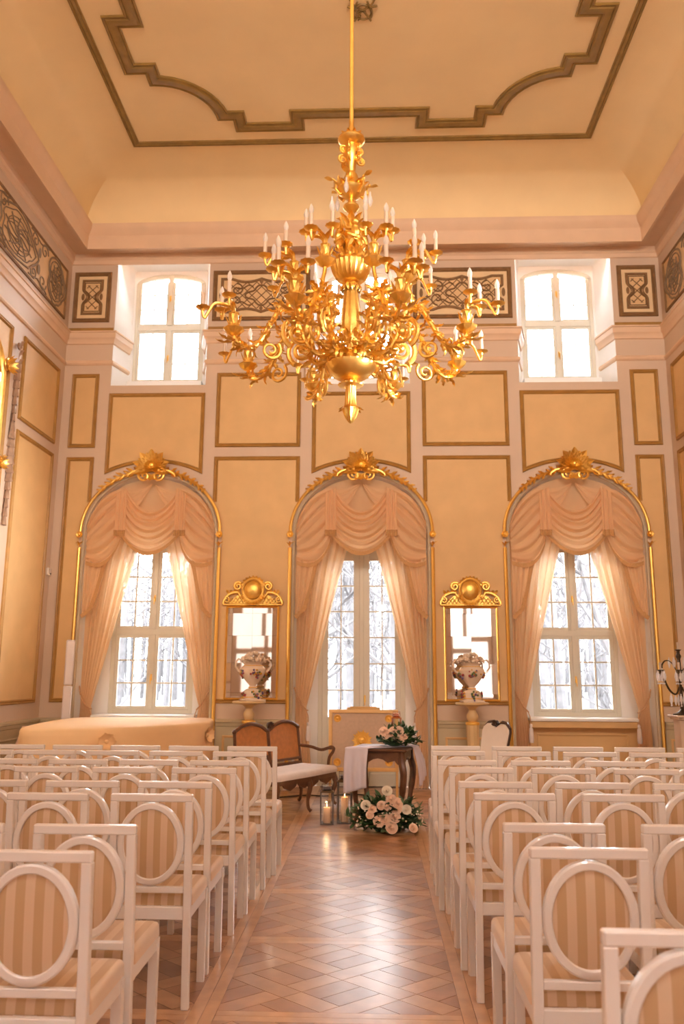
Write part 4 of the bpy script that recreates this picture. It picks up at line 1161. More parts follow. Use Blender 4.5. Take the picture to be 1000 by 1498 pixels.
# arms: one mesh shared by eight
def arm_mesh():
    b = MB()
    P = catmull([(.09, 0, .53), (.17, 0, .515), (.27, 0, .50), (.36, 0, .60), (.43, 0, .77), (.53, 0, .79), (.62, 0, .64), (.70, 0, .50), (.79, 0, .46), (.87, 0, .53)], 5)
    n = len(P); b.tube(P, [.024-.010*k/(n-1) for k in range(n)], 8)
    X = lambda l: [(x, 0, z) for x, z in l]
    b.tube(X(spiral(.40, .63, .125, .026, -pi*.35, 1.75, 40)), [.021-.009*k/40 for k in range(41)], 7)
    b.ball((.40, 0, .63), .034, 8, 6)
    b.tube(X(spiral(.60, .47, .075, .015, pi*.75, 1.5, 24)), [.013-.006*k/24 for k in range(25)], 6)
    for s_ in (1, -1):
        for q, (x, z) in enumerate(((.56, .72), (.62, .62), (.67, .55))): b.leaf((x, s_*.015, z), (.35, s_*.45, -1), (1, 0, .3), .13, .017, 1.0, 6, 3, .5)
        b.leaf((.30, s_*.015, .52), (.5, s_*.4, -.8), (1, 0, .2), .12, .018, 1.1, 6, 3, .5); b.leaf((.18, s_*.012, .53), (.4, s_*.3, 1), (1, 0, 0), .13, .017, 1.2, 6, 3, .5)
    b.tube([(p.x, 0, p.z) for p in catmull([(.47, 0, .78), (.475, 0, .88), (.45, 0, .95), (.44, 0, 1.0)], 4)], .014, 7)
    # acanthus blades along the arm
    rnd = random.Random(2)
    for k in range(4, n-2, 2):
        p = P[k]; d = (P[k+1]-P[k-1]).normalized(); up_ = V((-d.z, 0, d.x))
        for s in (1, -1):
            b.leaf(p+V((0, s*.012, 0)), d*.9+up_*rnd.uniform(-.9, .9)+V((0, s*.55, 0)), V((0, s, .3)), rnd.uniform(.08, .13), .017, rnd.uniform(.8, 1.5), 6, 3, .6)
        b.leaf(p, d+up_*.5*(1 if k % 4 else -1.2), up_*(1 if k % 4 else -1), .11, .018, 1.2, 6, 3, .5)
    for k in range(7):
        t = pi*(-.2+1.1*k/6); b.leaf((.385+.13*cos(t), 0, .62+.13*sin(t)), (cos(t), rnd.uniform(-.4, .4), sin(t)), (-sin(t), 0, cos(t)), .08, .016, 1.1, 5, 2)
    for s in (1, -1):
        b.leaf((.86, s*.01, .50), (1, s*.35, -.35), (0, 0, 1), .15, .02, .9, 6, 3, .5); b.leaf((.80, s*.01, .48), (.6, s*.5, -.6), (0, 0, 1), .12, .019, .9, 6, 3, .5)
        b.leaf((.50, s*.015, .80), (.5, s*.5, .7), (1, 0, .2), .13, .019, 1.3, 6, 3, .5); b.leaf((.40, s*.01, .76), (-.4, s*.5, .8), (-1, 0, .2), .12, .018, 1.3, 6, 3, .5)
    return b
ARM = arm_mesh().mesh('arm', 'gold')
def vase_mb():
    b = MB(); b.lathe([(.012, -.01), (.03, .0), (.045, .012), (.062, .03), (.072, .042), (.066, .05), (.045, .052), (.04, .06), (.034, .10), (.028, .15), (.036, .16), (.02, .17), (0, .172)], 24, flute=.06, nf=8)
    for k in range(8):
        a = 2*pi*k/8; b.leaf((.04*cos(a), .04*sin(a), .045), (cos(a), sin(a), .15), (0, 0, -1), .036, .014, .5, 4)
        b.leaf((.03*cos(a), .03*sin(a), .06), (cos(a)*.25, sin(a)*.25, 1), (cos(a), sin(a), 0), .09, .014, .35, 4)
    return b
VASE = vase_mb().mesh('vase_holder', 'gold')
def branch_mb(L, droop):
    """from the vase mouth: up, out and down to a cup under a drip pan at (L, 0, droop)"""
    b = MB(); P = catmull([(0, 0, 0), (.03, 0, .05), (.09*L/.15, 0, .055), (.12*L/.15, 0, -.01+droop), (L*.93, 0, droop-.065), (L, 0, droop-.03), (L, 0, droop)], 4); b.tube(P, [.013-.005*k/(len(P)-1) for k in range(len(P))], 6)
    b.leaf((.03, 0, .045), (1, 0, .4), (0, 0, -1), .09, .02, 1.0, 5, 2); b.leaf((.01, 0, .02), (.4, 0, 1), (1, 0, 0), .08, .018, 1.1, 5, 2)
    return b
BR1 = branch_mb(.22, .0).mesh('branch', 'gold'); BR2 = branch_mb(.14, .06).mesh('branch', 'gold')
def pan_mb():
    b = MB(); b.lathe([(.008, -.02), (.014, -.005), (.04, .004), (.05, .012), (.046, .014), (.016, .008), (.014, .03), (.0, .03)], 20, flute=.06, nf=10); return b
PAN = pan_mb().mesh('drip_pan', 'gold_smooth')
TUBE = MB().lathe([(.0145, .01), (.0145, .115), (.006, .118), (0, .118)], 10).mesh('candle_tube', 'candle_tube')
BULB = MB().lathe([(.010, .117), (.016, .132), (.018, .146), (.013, .168), (.004, .187), (0, .192)], 10).mesh('bulb', 'bulb_glass')
def candle(parent, x, y, z, s=1.0):
    for me in (PAN, TUBE, BULB): inst(me, me.name, parent, (x, y, z))
for k in range(8):
    a = radians(22.5+45*k)
    arm = inst(ARM, 'arm', ch, (0, 0, 0), (0, 0, a))
    inst(VASE, 'vase_holder', arm, (.87, 0, .54)); inst(VASE, 'vase_holder', arm, (.44, 0, 1.01))
    for al, br, L, dz in ((0, BR1, .22, 0), (62, BR2, .14, .06), (-62, BR2, .14, .06)):
        q = radians(al)
        inst(br, 'branch', arm, (.87, 0, .70), (0, 0, q)); candle(arm, .87+L*cos(q), L*sin(q), .70+dz)
        inst(br, 'branch', arm, (.44, 0, 1.17), (0, 0, q*.75)); candle(arm, .44+L*cos(q*.75), L*sin(q*.75), 1.17+dz)
# crystal drops on the upper basket
b = MB(); b.lathe([(0, .0), (.006, -.01), (.008, -.04), (.013, -.05), (.02, -.085), (.012, -.12), (0, -.135)], 6); CR_ = b.mesh('crystal_drop', 'crystal', smooth=False)
for k in range(6):
    a = 2*pi*k/6+.3; inst(CR_, 'crystal_drop', ch, (.15*cos(a), .15*sin(a), 1.87-.09*(k % 2)))

# ------------------------------------------------------------------ cane-backed settee
def settee():
    t = thing('settee', 'carved walnut settee with double cane back and white seat, angled beside the aisle', 'sofa', (-1.0, 9.55, 0), radians(60))
    # local: x along the back (left end -, right end +), the sitter faces -y
    L, D = .60, .52
    b = MB()
    for s in (-1, 1): b.tube([(s*L, .0, .36), (s*L, .03, .55), (s*(L-.005), .06, .86)], [.022, .02, .017], 8)
    b.tube([(0, .0, .42), (0, .03, .6), (0, .06, .84)], [.02, .022, .022], 8)
    b.tube([(-L, .01, .45), (L, .01, .45)], .018, 8)
    b.tube([(-L, .018, .50), (L, .018, .50)], .015, 8)
    for s in (-1, 1):
        b.tube(catmull([(s*L, .06, .84), (s*.56, .06, .875), (s*.45, .06, .915), (s*.30, .06, .93), (s*.14, .06, .90), (s*.04, .06, .85), (0, .06, .84)], 4), .021, 8)
        b.ball((s*(L-.005), .06, .855), .026, 8, 6)
    b.build('back_frame', 'walnut', t)
    for s in (-1, 1):
        top = [(.57, .84), (.5, .89), (.40, .915), (.30, .92), (.20, .905), (.10, .87), (.03, .83)]
        pol = [(s*.02, .50), (s*.58, .50)]+[(s*x, z) for x, z in top]
        if s < 0: pol = pol[::-1]
        MB().prism(pol, lambda u, v: (u, .012+.05*(v-.45)/.4, v), lambda u, v: (u, .018+.05*(v-.45)/.4, v)).build('cane_panel', 'cane', t, smooth=False)
    b = MB(); b.ball((0, .05, .90), .03, 8, 6, (1, .7, 1.2))
    for k in range(7):
        a = radians(20+140*k/6); b.leaf((0, .045, .875), (cos(a), -.1, sin(a)), (0, -1, 0), .085, .022, .7, 4)
    b.build('carved_crest', 'dark_walnut', t)
    b = MB(); pr = [(-L, -.01), (-L-.02, -D*.5), (-L-.01, -D+.03), (-L+.05, -D-.01), (0, -D-.03), (L-.05, -D-.01), (L+.01, -D+.03), (L+.02, -D*.5), (L, -.01)]
    n = len(pr); vs = []; fs = []
    for sc, z in ((1.0, .375), (1.02, .40), (1.0, .425), (.95, .44), (.7, .447)):
        vs += [(x*sc, (y+D/2)*sc-D/2, z) for x, y in pr]
    for j in range(4):
        for k in range(n): l = (k+1) % n; fs.append((j*n+k, j*n+l, (j+1)*n+l, (j+1)*n+k))
    fs += [tuple(4*n+k for k in range(n)), tuple(range(n))[::-1]]
    b.add(vs, fs); b.build('seat_cushion', 'white_damask', t, ang=60)
    b = MB(); b.prism([(x*.99, y) for x, y in pr], lambda u, v: (u, v, .33), lambda u, v: (u, v, .376)); 
    for s in (-1, 1):
        for k in range(2):
            x0 = s*(.08+.27*k); b.prism([(x0-.13, .335), (x0+.13, .335), (x0+.10, .30), (x0+.03, .272), (x0, .262), (x0-.03, .272), (x0-.10, .30)], lambda u, v: (u, -D-.005, v), lambda u, v: (u, -D+.018, v))
    b.build('seat_frame', 'walnut', t)
    for x, y in ((-.55, -D+.03), (0, -D), (.55, -D+.03), (-.56, -.02), (.56, -.02)):
        s = 1 if y < -.1 else -1
        MB().tube(catmull([(x, y, .34), (x*1.02, y-.02*s, .26), (x*1.0, y+.01*s, .14), (x*1.0, y+.0*s, .05), (x*1.03, y-.03*s, .02)], 4), [.034]*4+[.026]*4+[.018]*4+[.018]*4+[.022], 8).build('leg', 'walnut', t)
    for s in (-1, 1):
        MB().tube(catmull([(s*L, .03, .64), (s*(L+.02), -.12, .63), (s*(L+.03), -.26, .60), (s*(L+.04), -.36, .625), (s*(L+.04), -.42, .63), (s*(L+.03), -.43, .59), (s*(L+.01), -.39, .52), (s*L, -.38, .42)], 4), [.018]*13+[.023]*6+[.018]*10, 8).build('armrest', 'walnut', t)
settee()

# ------------------------------------------------------------------ upholstered chair behind the right block
def armchair():
    t = thing('side_chair', 'cream upholstered chair with dark carved crest behind the right chair block', 'chair', (1.41, 9.35, 0), radians(-64))
    # local: sitter faces -y, back leans to +y
    f = lambda z: .05+.22*max(0, z-.42)
    prof = [(-.21, .48), (-.235, .70), (-.25, .86), (-.235, .905), (-.17, .945), (-.09, .95), (-.05, .93), (0, .90), (.05, .93), (.09, .95), (.17, .945), (.235, .905), (.25, .86), (.235, .70), (.21, .48)]
    MB().prism(prof, lambda u, v: (u, f(v)-.03, v), lambda u, v: (u, f(v)+.012, v)).build('backrest', 'cream_upholstery', t)
    b = MB(); b.tube([(x, f(z), z) for x, z in [(-.20, .42)]+prof+[(.20, .42)]], .016, 7)
    b.tube([(x, f(z)-.005, z) for x, z in ((-.235, .905), (-.17, .955), (-.09, .965), (-.04, .94), (0, .915), (.04, .94), (.09, .965), (.17, .955), (.24, .90))], .02, 7)
    b.build('back_frame', 'dark_walnut', t)
    b = MB(); b.ball((0, f(.94)-.015, .955), .03, 8, 6, (1, .6, 1))
    for k in range(7):
        a = radians(10+160*k/6); b.leaf((0, f(.94)-.02, .93), (cos(a), -.2, sin(a)), (0, -1, 0), .075, .022, .6, 4)
    b.build('carved_crest', 'dark_walnut', t)
    MB().box(-.26, -.48, .40, .26, .03, .48, .03).build('seat', 'cream_upholstery', t)
    MB().box(-.25, -.47, .34, .25, .04, .402, .006).build('seat_frame', 'dark_walnut', t, smooth=False)
    for x, y in ((-.22, -.44), (.22, -.44), (-.22, .0), (.22, .0)):
        MB().tube(catmull([(x, y, .36), (x*1.05, y-.01, .25), (x, y+.01, .1), (x*1.04, y-.01, .012)], 4), [.026]*4+[.02]*4+[.015]*4+[.02], 8).build('leg', 'dark_walnut', t)
armchair()

# ------------------------------------------------------------------ screen with sun rosettes before the door
t = thing('fire_screen', 'low cream screen board with carved sun and four rosettes before the middle door', 'screen', (.042, 10.12, 0), 0)
b = MB(); b.sweep(R4(-.42, .34, .42, 1.06), [(0, -.012), (0, .018), (-.006, .022), (-.038, .022), (-.044, .01), (-.044, -.012), (0, -.012)], lambda u, v, d=0: (u, -d, v), closed=True)
b.box(-.20, -.02, 1.058, .20, .012, 1.085, .006); b.box(-.16, -.02, 1.083, .16, .012, 1.095, .004); b.build('frame', 'screen_frame', t)
MB().box(-.378, -.004, .383, .378, .006, 1.018).build('board', 'screen_fabric', t, smooth=False)
for s in (-1, 1):
    MB().box(s*.40-.018, -.16, 0, s*.40+.018, .10, .03, .006).build('foot', 'screen_frame', t, smooth=False)
    MB().box(s*.40-.014, -.012, .03, s*.40+.014, .014, .345, .003).build('leg', 'screen_frame', t, smooth=False)
b = MB(); b.ball((0, -.02, 0), .05, 12, 8, (1, .6, 1))
b.tube([(.055*cos(q), -.014, .055*sin(q)) for q in [2*pi*k/20 for k in range(20)]], .010, 6, closed=True)
for k in range(22):
    q = 2*pi*k/22; b.leaf((.05*cos(q), -.008, .05*sin(q)), (cos(q), -.06, sin(q)), (0, -1, 0), .075 if k % 2 else .06, .015, .1, 4, 0, .3)
for s in (-1, 1): b.ball((s*.018, -.048, .012), .008, 6, 4)
b.ball((0, -.052, -.002), .010, 6, 4, (.8, 1, 1.4)); b.tube([(-.014, -.046, -.02), (0, -.05, -.024), (.014, -.046, -.02)], .004, 5)
o = b.build('sun_face', 'gold_paint', t); o.location = (-.018, -.004, .70)
RS = rosette_mb(.05, 10); RS.tube([(.05*cos(q), -.006, .05*sin(q)) for q in [2*pi*k/16 for k in range(16)]], .007, 5, closed=True)
rsm = RS.mesh('rosette', 'gold_paint')
for x in (-.315, .305):
    for z in (.445, .955): inst(rsm, 'rosette', t, (x, -.004, z), (0, 0, 0), (.8, .8, .8))

# ------------------------------------------------------------------ small walnut table with runner
TX, TY, TR = .262, 8.72, radians(-13)
t = thing('side_table', 'small walnut table with curved legs and scalloped apron in front of the screen', 'table', (TX, TY, 0), TR)
MB().box(-.30, -.30, .725, .30, .30, .748, .007).build('table_top', 'walnut', t, smooth=False)
b = MB()
for s in (-1, 1):
    b.prism([(-.24, .725), (.24, .725), (.24, .60), (.20, .60), (.17, .635), (.10, .615), (.05, .645), (0, .655), (-.05, .645), (-.10, .615), (-.17, .635), (-.20, .60), (-.24, .60)], lambda u, v: (u, s*.235, v), lambda u, v: (u, s*.255, v))
    b.prism([(-.24, .725), (.24, .725), (.24, .60), (.20, .60), (.17, .635), (.10, .615), (.05, .645), (0, .655), (-.05, .645), (-.10, .615), (-.17, .635), (-.20, .60), (-.24, .60)], lambda u, v: (s*.235, u, v), lambda u, v: (s*.255, u, v))
b.build('apron', 'walnut', t)
for sx in (-1, 1):
    for sy in (-1, 1):
        MB().tube(catmull([(sx*.235, sy*.235, .725), (sx*.24, sy*.24, .62), (sx*.262, sy*.262, .50), (sx*.24, sy*.24, .30), (sx*.222, sy*.222, .12), (sx*.25, sy*.25, .02), (sx*.262, sy*.262, .012)], 4), [.034]*4+[.036]*4+[.034]*4+[.026]*4+[.018]*4+[.018]*4+[.02], 8).build('leg', 'walnut', t)
def runner():
    P = catmull([(-.21, -.335, .35), (-.21, -.335, .55), (-.205, -.322, .72), (-.20, -.303, .7535), (-.10, -.16, .7535), (.04, .0, .7535), (.18, .09, .7535), (.302, .14, .7535), (.325, .145, .70), (.345, .15, .58), (.36, .155, .43), (.355, .16, .40)], 5)
    n = len(P)-1; b = MB()
    def f(u, v):
        p = P[min(n, int(round(v*n)))]; on = abs(p.z-.7535) < .004
        k = min(1, max(0, (v-.25)/.4)); sd = V((1-k, -.05-.95*k, 0)).normalized()
        q = V(p)+sd*((u-.5)*(.24+.06*k))
        drop = max(0, .745-p.z)
        rip = (.012+.026*(.5+.5*sin(u*15+2*v)))*min(1, drop*6)
        if v > .5: q.x += rip
        else: q.y -= rip
        q.z += (.002+.0015*sin(u*14+v*9)) if on else .07*(u-.5)*min(1, drop*3)*(1 if v < .5 else -1)
        return q
    b.grid(f, 26, n); return b
o = runner().build('table_runner', 'runner_cloth', smooth=True, thick=.003)
o.location = (TX, TY, 0); o.rotation_euler = (0, 0, TR)
tag(o, 'pale lilac cloth runner draped over the small walnut table', 'cloth')

# ------------------------------------------------------------------ roses
def rose_mesh(name, m_):
    rnd = random.Random(4); b = MB()
    for ring_, (n, r, h, tilt) in enumerate(((3, .010, .030, .05), (4, .018, .030, .25), (5, .026, .027, .5), (6, .033, .022, .85))):
        for k in range(n):
            a0 = 2*pi*k/n+ring_*.6; wd = 2*pi/n*.72
            def f(u, v):
                a = a0+(u-.5)*2*wd*(1-.15*v); rr = r*(.35+.65*v**.7)+tilt*.014*v*v; z = h*v-.010*(1-abs(2*u-1))*0
                rr += .002*sin(v*5)
                if v > .8: rr += .004*(v-.8)/.2*(1+tilt); z -= .003*(v-.8)/.2*tilt
                return (rr*cos(a), rr*sin(a), z-.010*ring_*.5)
            b.grid(f, 4, 4)
    b.ball((0, 0, .012), .011, 6, 4, (1, 1, 1.3))
    return b.mesh(name, m_)
ROSE = rose_mesh('rose', 'rose_petal'); ROSEW = rose_mesh('rose', 'white_petal')
def foliage(t, pts, n, rnd, L=.075):
    """leafy sprigs; pts = list of (base, direction, length)"""
    for nm, m_, fr in (('foliage', 'leaf_green', 0), ('pale_foliage', 'leaf_pale', 1)):
        b = MB()
        for q, (p, d, l) in enumerate(pts):
            if (q % 4 == 0) != (fr == 1): continue
            p = V(p); d = V(d).normalized(); c = [p+d*l*k/5+V((0, 0, -.22*l*(k/5)**2)) for k in range(6)]
            b.tube(c, .003, 4, cap=False)
            for k in range(n):
                w = .15+.85*k/n; q0 = c[0].lerp(c[-1], w); q0 = c[min(5, int(w*5))].lerp(c[min(5, int(w*5)+1)], w*5-int(w*5))
                ld = (d*.7+V((rnd.uniform(-1, 1), rnd.uniform(-1, 1), rnd.uniform(-.5, .9)))).normalized()
                b.leaf(q0, ld, (rnd.uniform(-.4, .4), rnd.uniform(-.4, .4), -1), L*rnd.uniform(.5, 1.1), L*.22, .4, 3)
        b.build(nm, m_, t, kind='stuff')
rnd = random.Random(21)
t = thing('floor_flowers', 'lush rose and greenery arrangement lying on the floor against the table legs', 'flowers', (.285, 8.28, 0))
pts = []
for k in range(170):
    a = rnd.uniform(0, 2*pi); e = rnd.uniform(0, 1); o_ = (rnd.uniform(-.14, .14), rnd.uniform(-.03, .06), .05+.10*rnd.random())
    pts.append((o_, (cos(a)*(1.2-.5*e), sin(a)*.45*(1.2-.6*e)-.12, .05+1.0*e*e), rnd.uniform(.14, .25)+.06*(e > .6)))
foliage(t, pts, 11, rnd, .095)
MB().ball((0, 0, .06), .11, 12, 8, (1.3, .6, .8)).build('flower_foam', 'leaf_green', t)
def aim(o, d):
    o.rotation_mode = 'QUATERNION'; o.rotation_quaternion = V(d).to_track_quat('Z', 'Y'); return o
# (pixel-free) blooms: x, z of each head on the camera-facing side
for x, z, s, k in ((.115, .385, 1.05, 1), (.155, .31, 1.0, 0), (.11, .25, 1.0, 0), (.215, .275, 1.1, 0), (.205, .225, 1.05, 0), (.185, .155, 1.2, 0), (.09, .14, 1.2, 0), (.035, .115, 1.15, 0), (.155, .065, 1.2, 0), (-.09, .255, 1.0, 1), (-.03, .225, .9, 0), (.30, .22, .95, 1), (.06, .255, .9, 0), (.36, .06, .9, 0), (-.05, .17, .8, 0)):
    y = -.20+.10*(z/.4)+.08*abs(x-.1)
    o = inst(ROSEW if k else ROSE, 'rose', t, (x-.11, y, z), sc=(s,)*3); aim(o, (rnd.uniform(-.2, .2)+(x-.1)*.6, -1, .45+rnd.uniform(-.1, .2)))
b = MB()
for k in range(60):
    b.ball((rnd.uniform(-.30, .34), rnd.uniform(-.22, -.05), rnd.uniform(.04, .24)), rnd.uniform(.006, .011), 5, 3)
b.build('small_white_blossom', 'white_petal', t, kind='stuff')
rnd = random.Random(8)
t = thing('table_flowers', 'low rose and greenery arrangement standing on the small walnut table', 'flowers', (.375, 8.66, .758))
pts = []
for k in range(130):
    a = rnd.uniform(0, 2*pi); e = rnd.uniform(0, 1)
    pts.append(((rnd.uniform(-.07, .07), rnd.uniform(-.05, .05), .03+.06*rnd.random()), (cos(a)*(1.1-.5*e)+.15, sin(a)*.6, .12+.9*e*e), rnd.uniform(.10, .17)+(.07 if cos(a) > .6 else 0)))
foliage(t, pts, 10, rnd, .075)
MB().ball((0, 0, .05), .09, 12, 8, (1.2, .9, .55)).build('flower_foam', 'leaf_green', t)
for x, z, s in ((-.11, .155, .95), (-.055, .135, .9), (-.01, .16, .9), (.05, .165, .9), (.10, .105, 1.05), (.06, .075, .8), (-.09, .11, .8), (.01, .105, .85)):
    o = inst(ROSE, 'rose', t, (x, -.13+.05*z/.15, z), sc=(s,)*3); aim(o, (x*2, -1, .5))

# ------------------------------------------------------------------ lanterns and candles
def lantern(name, label, x, y, z, w, h, m_, rz=0):
    t = thing(name, label, 'lantern', (x, y, z), rz, None); hw = w/2; p = .006
    b = MB(); b.box(-hw, -hw, 0, hw, hw, .014, .003); b.build('base', m_, t, smooth=False)
    for sx in (-1, 1):
        for sy in (-1, 1): MB().box(sx*hw-p*(sx > 0)*2, sy*hw-p*(sy > 0)*2, .014, sx*hw+p*(sx < 0)*2, sy*hw+p*(sy < 0)*2, h*.80).build('post', m_, t, smooth=False)
    b = MB(); b.box(-hw-.004, -hw-.004, h*.80, hw+.004, hw+.004, h*.815, .002)
    q = hw*.55; zz = h*.815; z2 = h*.87
    b.add([(-hw, -hw, zz), (hw, -hw, zz), (hw, hw, zz), (-hw, hw, zz), (-q, -q, z2), (q, -q, z2), (q, q, z2), (-q, q, z2)], [(0,1,5,4), (1,2,6,5), (2,3,7,6), (3,0,4,7), (4,5,6,7)])
    b.box(-q, -q, z2, q, q, z2+.022, .002); b.box(-q-.006, -q-.006, z2+.022, q+.006, q+.006, z2+.03, .002); b.build('roof', m_, t, smooth=False)
    b = MB(); zt_ = z2+.03; b.tube([(-hw*.75, 0, h*.83), (-hw*.75, 0, h), (hw*.75, 0, h), (hw*.75, 0, h*.83)], .004, 6); b.build('handle', m_, t)
    g = MB().box(-hw+.012, -.0012, .014, hw-.012, .0012, h*.80).mesh('glass_pane', 'pane_glass', smooth=False)
    for k in range(4): inst(g, 'glass_pane', t, ((hw-.006)*sin(k*pi/2), -(hw-.006)*cos(k*pi/2), 0), (0, 0, k*pi/2))
    return t
def pillar_candle(x, y, z, r, h, label):
    t = thing('pillar_candle', label, 'candle', (x, y, z), 0)
    b = MB(); b.lathe([(r*.98, 0), (r, .004), (r, h-.006), (r*.94, h), (r*.5, h-.005), (0, h-.006)], 20); b.build('wax', 'candle_wax', t)
    MB().tube([(0, 0, h-.008), (.001, 0, h+.008)], .0015, 5).build('wick', 'black_metal', t)
    MB().lathe([(0, h+.004), (.005, h+.010), (.006, h+.018), (.003, h+.030), (0, h+.038)], 8).build('flame', 'flame', t)
    l = lamp('candle_light', (x, y, z+h+.03), 0.35, (1, .6, .28), .012)
lantern('lantern', 'smaller chrome lantern on the floor, left of the taller one', -.312, 8.62, 0, .135, .385, 'lantern_metal', .08)
pillar_candle(-.312, 8.62, .0145, .036, .145, 'short lit candle inside the smaller floor lantern')
lantern('lantern', 'taller chrome lantern on the floor beside the rose arrangement', -.135, 8.70, 0, .15, .50, 'lantern_metal', -.05)
pillar_candle(-.135, 8.70, .0145, .036, .235, 'tall lit candle inside the taller floor lantern')
lantern('lantern', 'rose gold lantern rising behind the flowers on the small walnut table',   .405, 8.86, .7575, .10, .335, 'rose_gold', -.1)

# ------------------------------------------------------------------ cloth-covered buffet with bows, speaker column
def buffet():
    t = thing('covered_buffet', 'long buffet covered by a cream cloth with bows under the left window', 'table', (0, 0, 0))
    zt_ = .93
    top = [(-3.42, 8.35), (-2.9, 8.33), (-2.42, 8.55), (-2.0, 9.1), (-1.76, 9.55), (-1.74, 9.75), (-1.88, 10.45), (-2.3, 10.5), (-3.0, 10.45), (-3.55, 10.35), (-3.62, 9.6)]
    P = [V((x, y, 0)) for x, y in top]; n = len(P); P = [p for i in range(n) for p in catmull([P[i-1], P[i], P[(i+1) % n], P[(i+2) % n]], 5)[5:10]]; n = len(P)
    c = sum(P, V((0, 0, 0)))/n
    b = MB(); vs = []; fs = []
    for sc, z in ((.0, zt_+.004), (.6, zt_+.003), (.965, zt_), (.99, zt_-.008), (1, zt_-.025)):
        vs += [tuple(c+(p-c)*sc+V((0, 0, z))) for p in P]
    m_ = 18
    for j in range(1, m_+1):
        f = j/m_
        for k in range(n):
            a = k/n*2*pi; w = .012+.05*f*(.5+.5*sin(15*a)*sin(4*a+1)); q = c+(P[k]-c)*(1+w*f*.6); vs.append((q.x, q.y, zt_-.025-(zt_-.035)*f))
    R_ = 5+m_
    for j in range(R_-1):
        for k in range(n): l = (k+1) % n; fs.append((j*n+k, j*n+l, (j+1)*n+l, (j+1)*n+k))
    b.add(vs, fs); b.build('table_cloth', 'cream_cloth', t, ang=60)
    bm_ = MB()
    for k in range(14):
        a = 2*pi*k/14; bm_.leaf((0, -.005, 0), (cos(a), -.3-.2*(k % 2), sin(a)), (0, -1, 0), .095, .036, .45, 4, 0, .2)
    bm_.ball((0, -.02, 0), .018, 8, 5)
    for s in (-1, 1): bm_.leaf((0, 0, -.02), (s*.25, -.25, -1), (0, -1, 0), .12, .028, .3, 4)
    me = bm_.mesh('bow', 'cream_cloth')
    for x, y, rz in ((-2.545, 8.42, radians(22)), (-1.735, 9.42, radians(66))): inst(me, 'bow', t, (x, y, .80), (0, 0, rz), (1.15, 1.15, 1.15))
    for x, y in ((-3.3, 8.6), (-2.75, 8.6), (-1.98, 9.6), (-2.0, 10.3), (-3.4, 10.2)): MB().box(x-.025, y-.025, 0, x+.025, y+.025, zt_-.03, .003).build('table_leg', 'walnut', t, smooth=False)
buffet()
t = thing('column_speaker', 'tall slim white loudspeaker column standing behind the cloth covered buffet', 'speaker', (-3.80, 10.62, 0), radians(20))
b = MB(); b.box(-.16, -.16, 0, .16, .16, .03, .01); b.build('base', 'speaker_white', t)
b = MB(); b.box(-.055, -.055, .03, .055, .055, 1.315, .012); b.build('lower_cabinet', 'speaker_white', t)
b = MB(); b.box(-.055, -.055, 1.322, .055, .055, 1.90, .012); u_ = b.build('upper_cabinet', 'speaker_white', t)
b = MB(); b.box(-.042, -.0585, 1.34, .042, -.053, 1.885, .003); b.build('grille', 'speaker_white', u_, smooth=False)
o = MB().tube(catmull([(-.98, 10.30, .008), (-.80, 10.42, .008), (-.62, 10.50, .008), (-.46, 10.44, .008), (-.30, 10.52, .008), (-.12, 10.60, .008), (.10, 10.56, .008)], 6), .007, 6).build('power_cord', 'black_metal')
tag(o, 'thin black power cord lying on the floor behind the sofa', 'cord')
# pale bar leaning by the left wall
o = MB().box(-.035, -.012, 0, .035, .012, 1.30, .004).build('leaning_board', 'slat_paint', smooth=False)
tag(o, 'pale board leaning against the left wall below the big panel', 'board')
d_ = V((-.16, .98, .78)).normalized(); o.location = (-4.05, 9.36, .012)
o.rotation_mode = 'QUATERNION'; o.rotation_quaternion = d_.to_track_quat('Z', 'Y')

# ------------------------------------------------------------------ crystal candelabra on white pedestal, right
CX, CYc = 3.52, 9.2
t = thing('square_pedestal', 'slim pale pedestal under the crystal candelabra at the right wall', 'pedestal', (CX, CYc, 0), .1)
b = MB(); b.box(-.13, -.13, 0, .13, .13, .06, .006); b.box(-.075, -.075, .06, .075, .075, 1.02, .006); b.box(-.10, -.10, 1.02, .10, .10, 1.04, .004); b.build('column', 'stile_paint', t, smooth=False)
MB().box(-.12, -.12, 1.04, .12, .12, 1.065, .005).build('top_plate', 'stile_paint', t, smooth=False)
t = thing('crystal_candelabra', 'dark candelabra hung with crystal drops on pale pedestal at right', 'candelabra', (CX, CYc, 1.0655))
b = MB(); b.lathe([(.10, 0), (.10, .012), (.05, .03), (.02, .06), (.018, .12), (.035, .15), (.018, .19), (.015, .36), (.03, .40), (.05, .43), (.02, .46), (.018, .60), (.03, .63), (.016, .66), (.014, .70)], 16); b.build('stem', 'dark_bronze', t)
cm = MB().lathe([(.013, 0), (.013, .075), (0, .078)], 10).mesh('candle_stub', 'candle_tube'); cb = MB().lathe([(.008, -.05), (.02, -.03), (.016, -.02), (.028, -.008), (.038, .0), (.016, .004), (0, .004)], 12).mesh('drip_pan', 'dark_bronze')
cd = MB().lathe([(0, 0), (.005, -.008), (.004, -.02), (.012, -.035), (.016, -.07), (.008, -.11), (0, -.125)], 6).mesh('crystal_drop', 'crystal', smooth=False)
cbz = MB().ball((0, 0, 0), .010, 6, 4).mesh('crystal_bead', 'crystal', smooth=False)
inst(cb, 'drip_pan', t, (0, 0, .70)); inst(cm, 'candle_stub', t, (0, 0, .705))
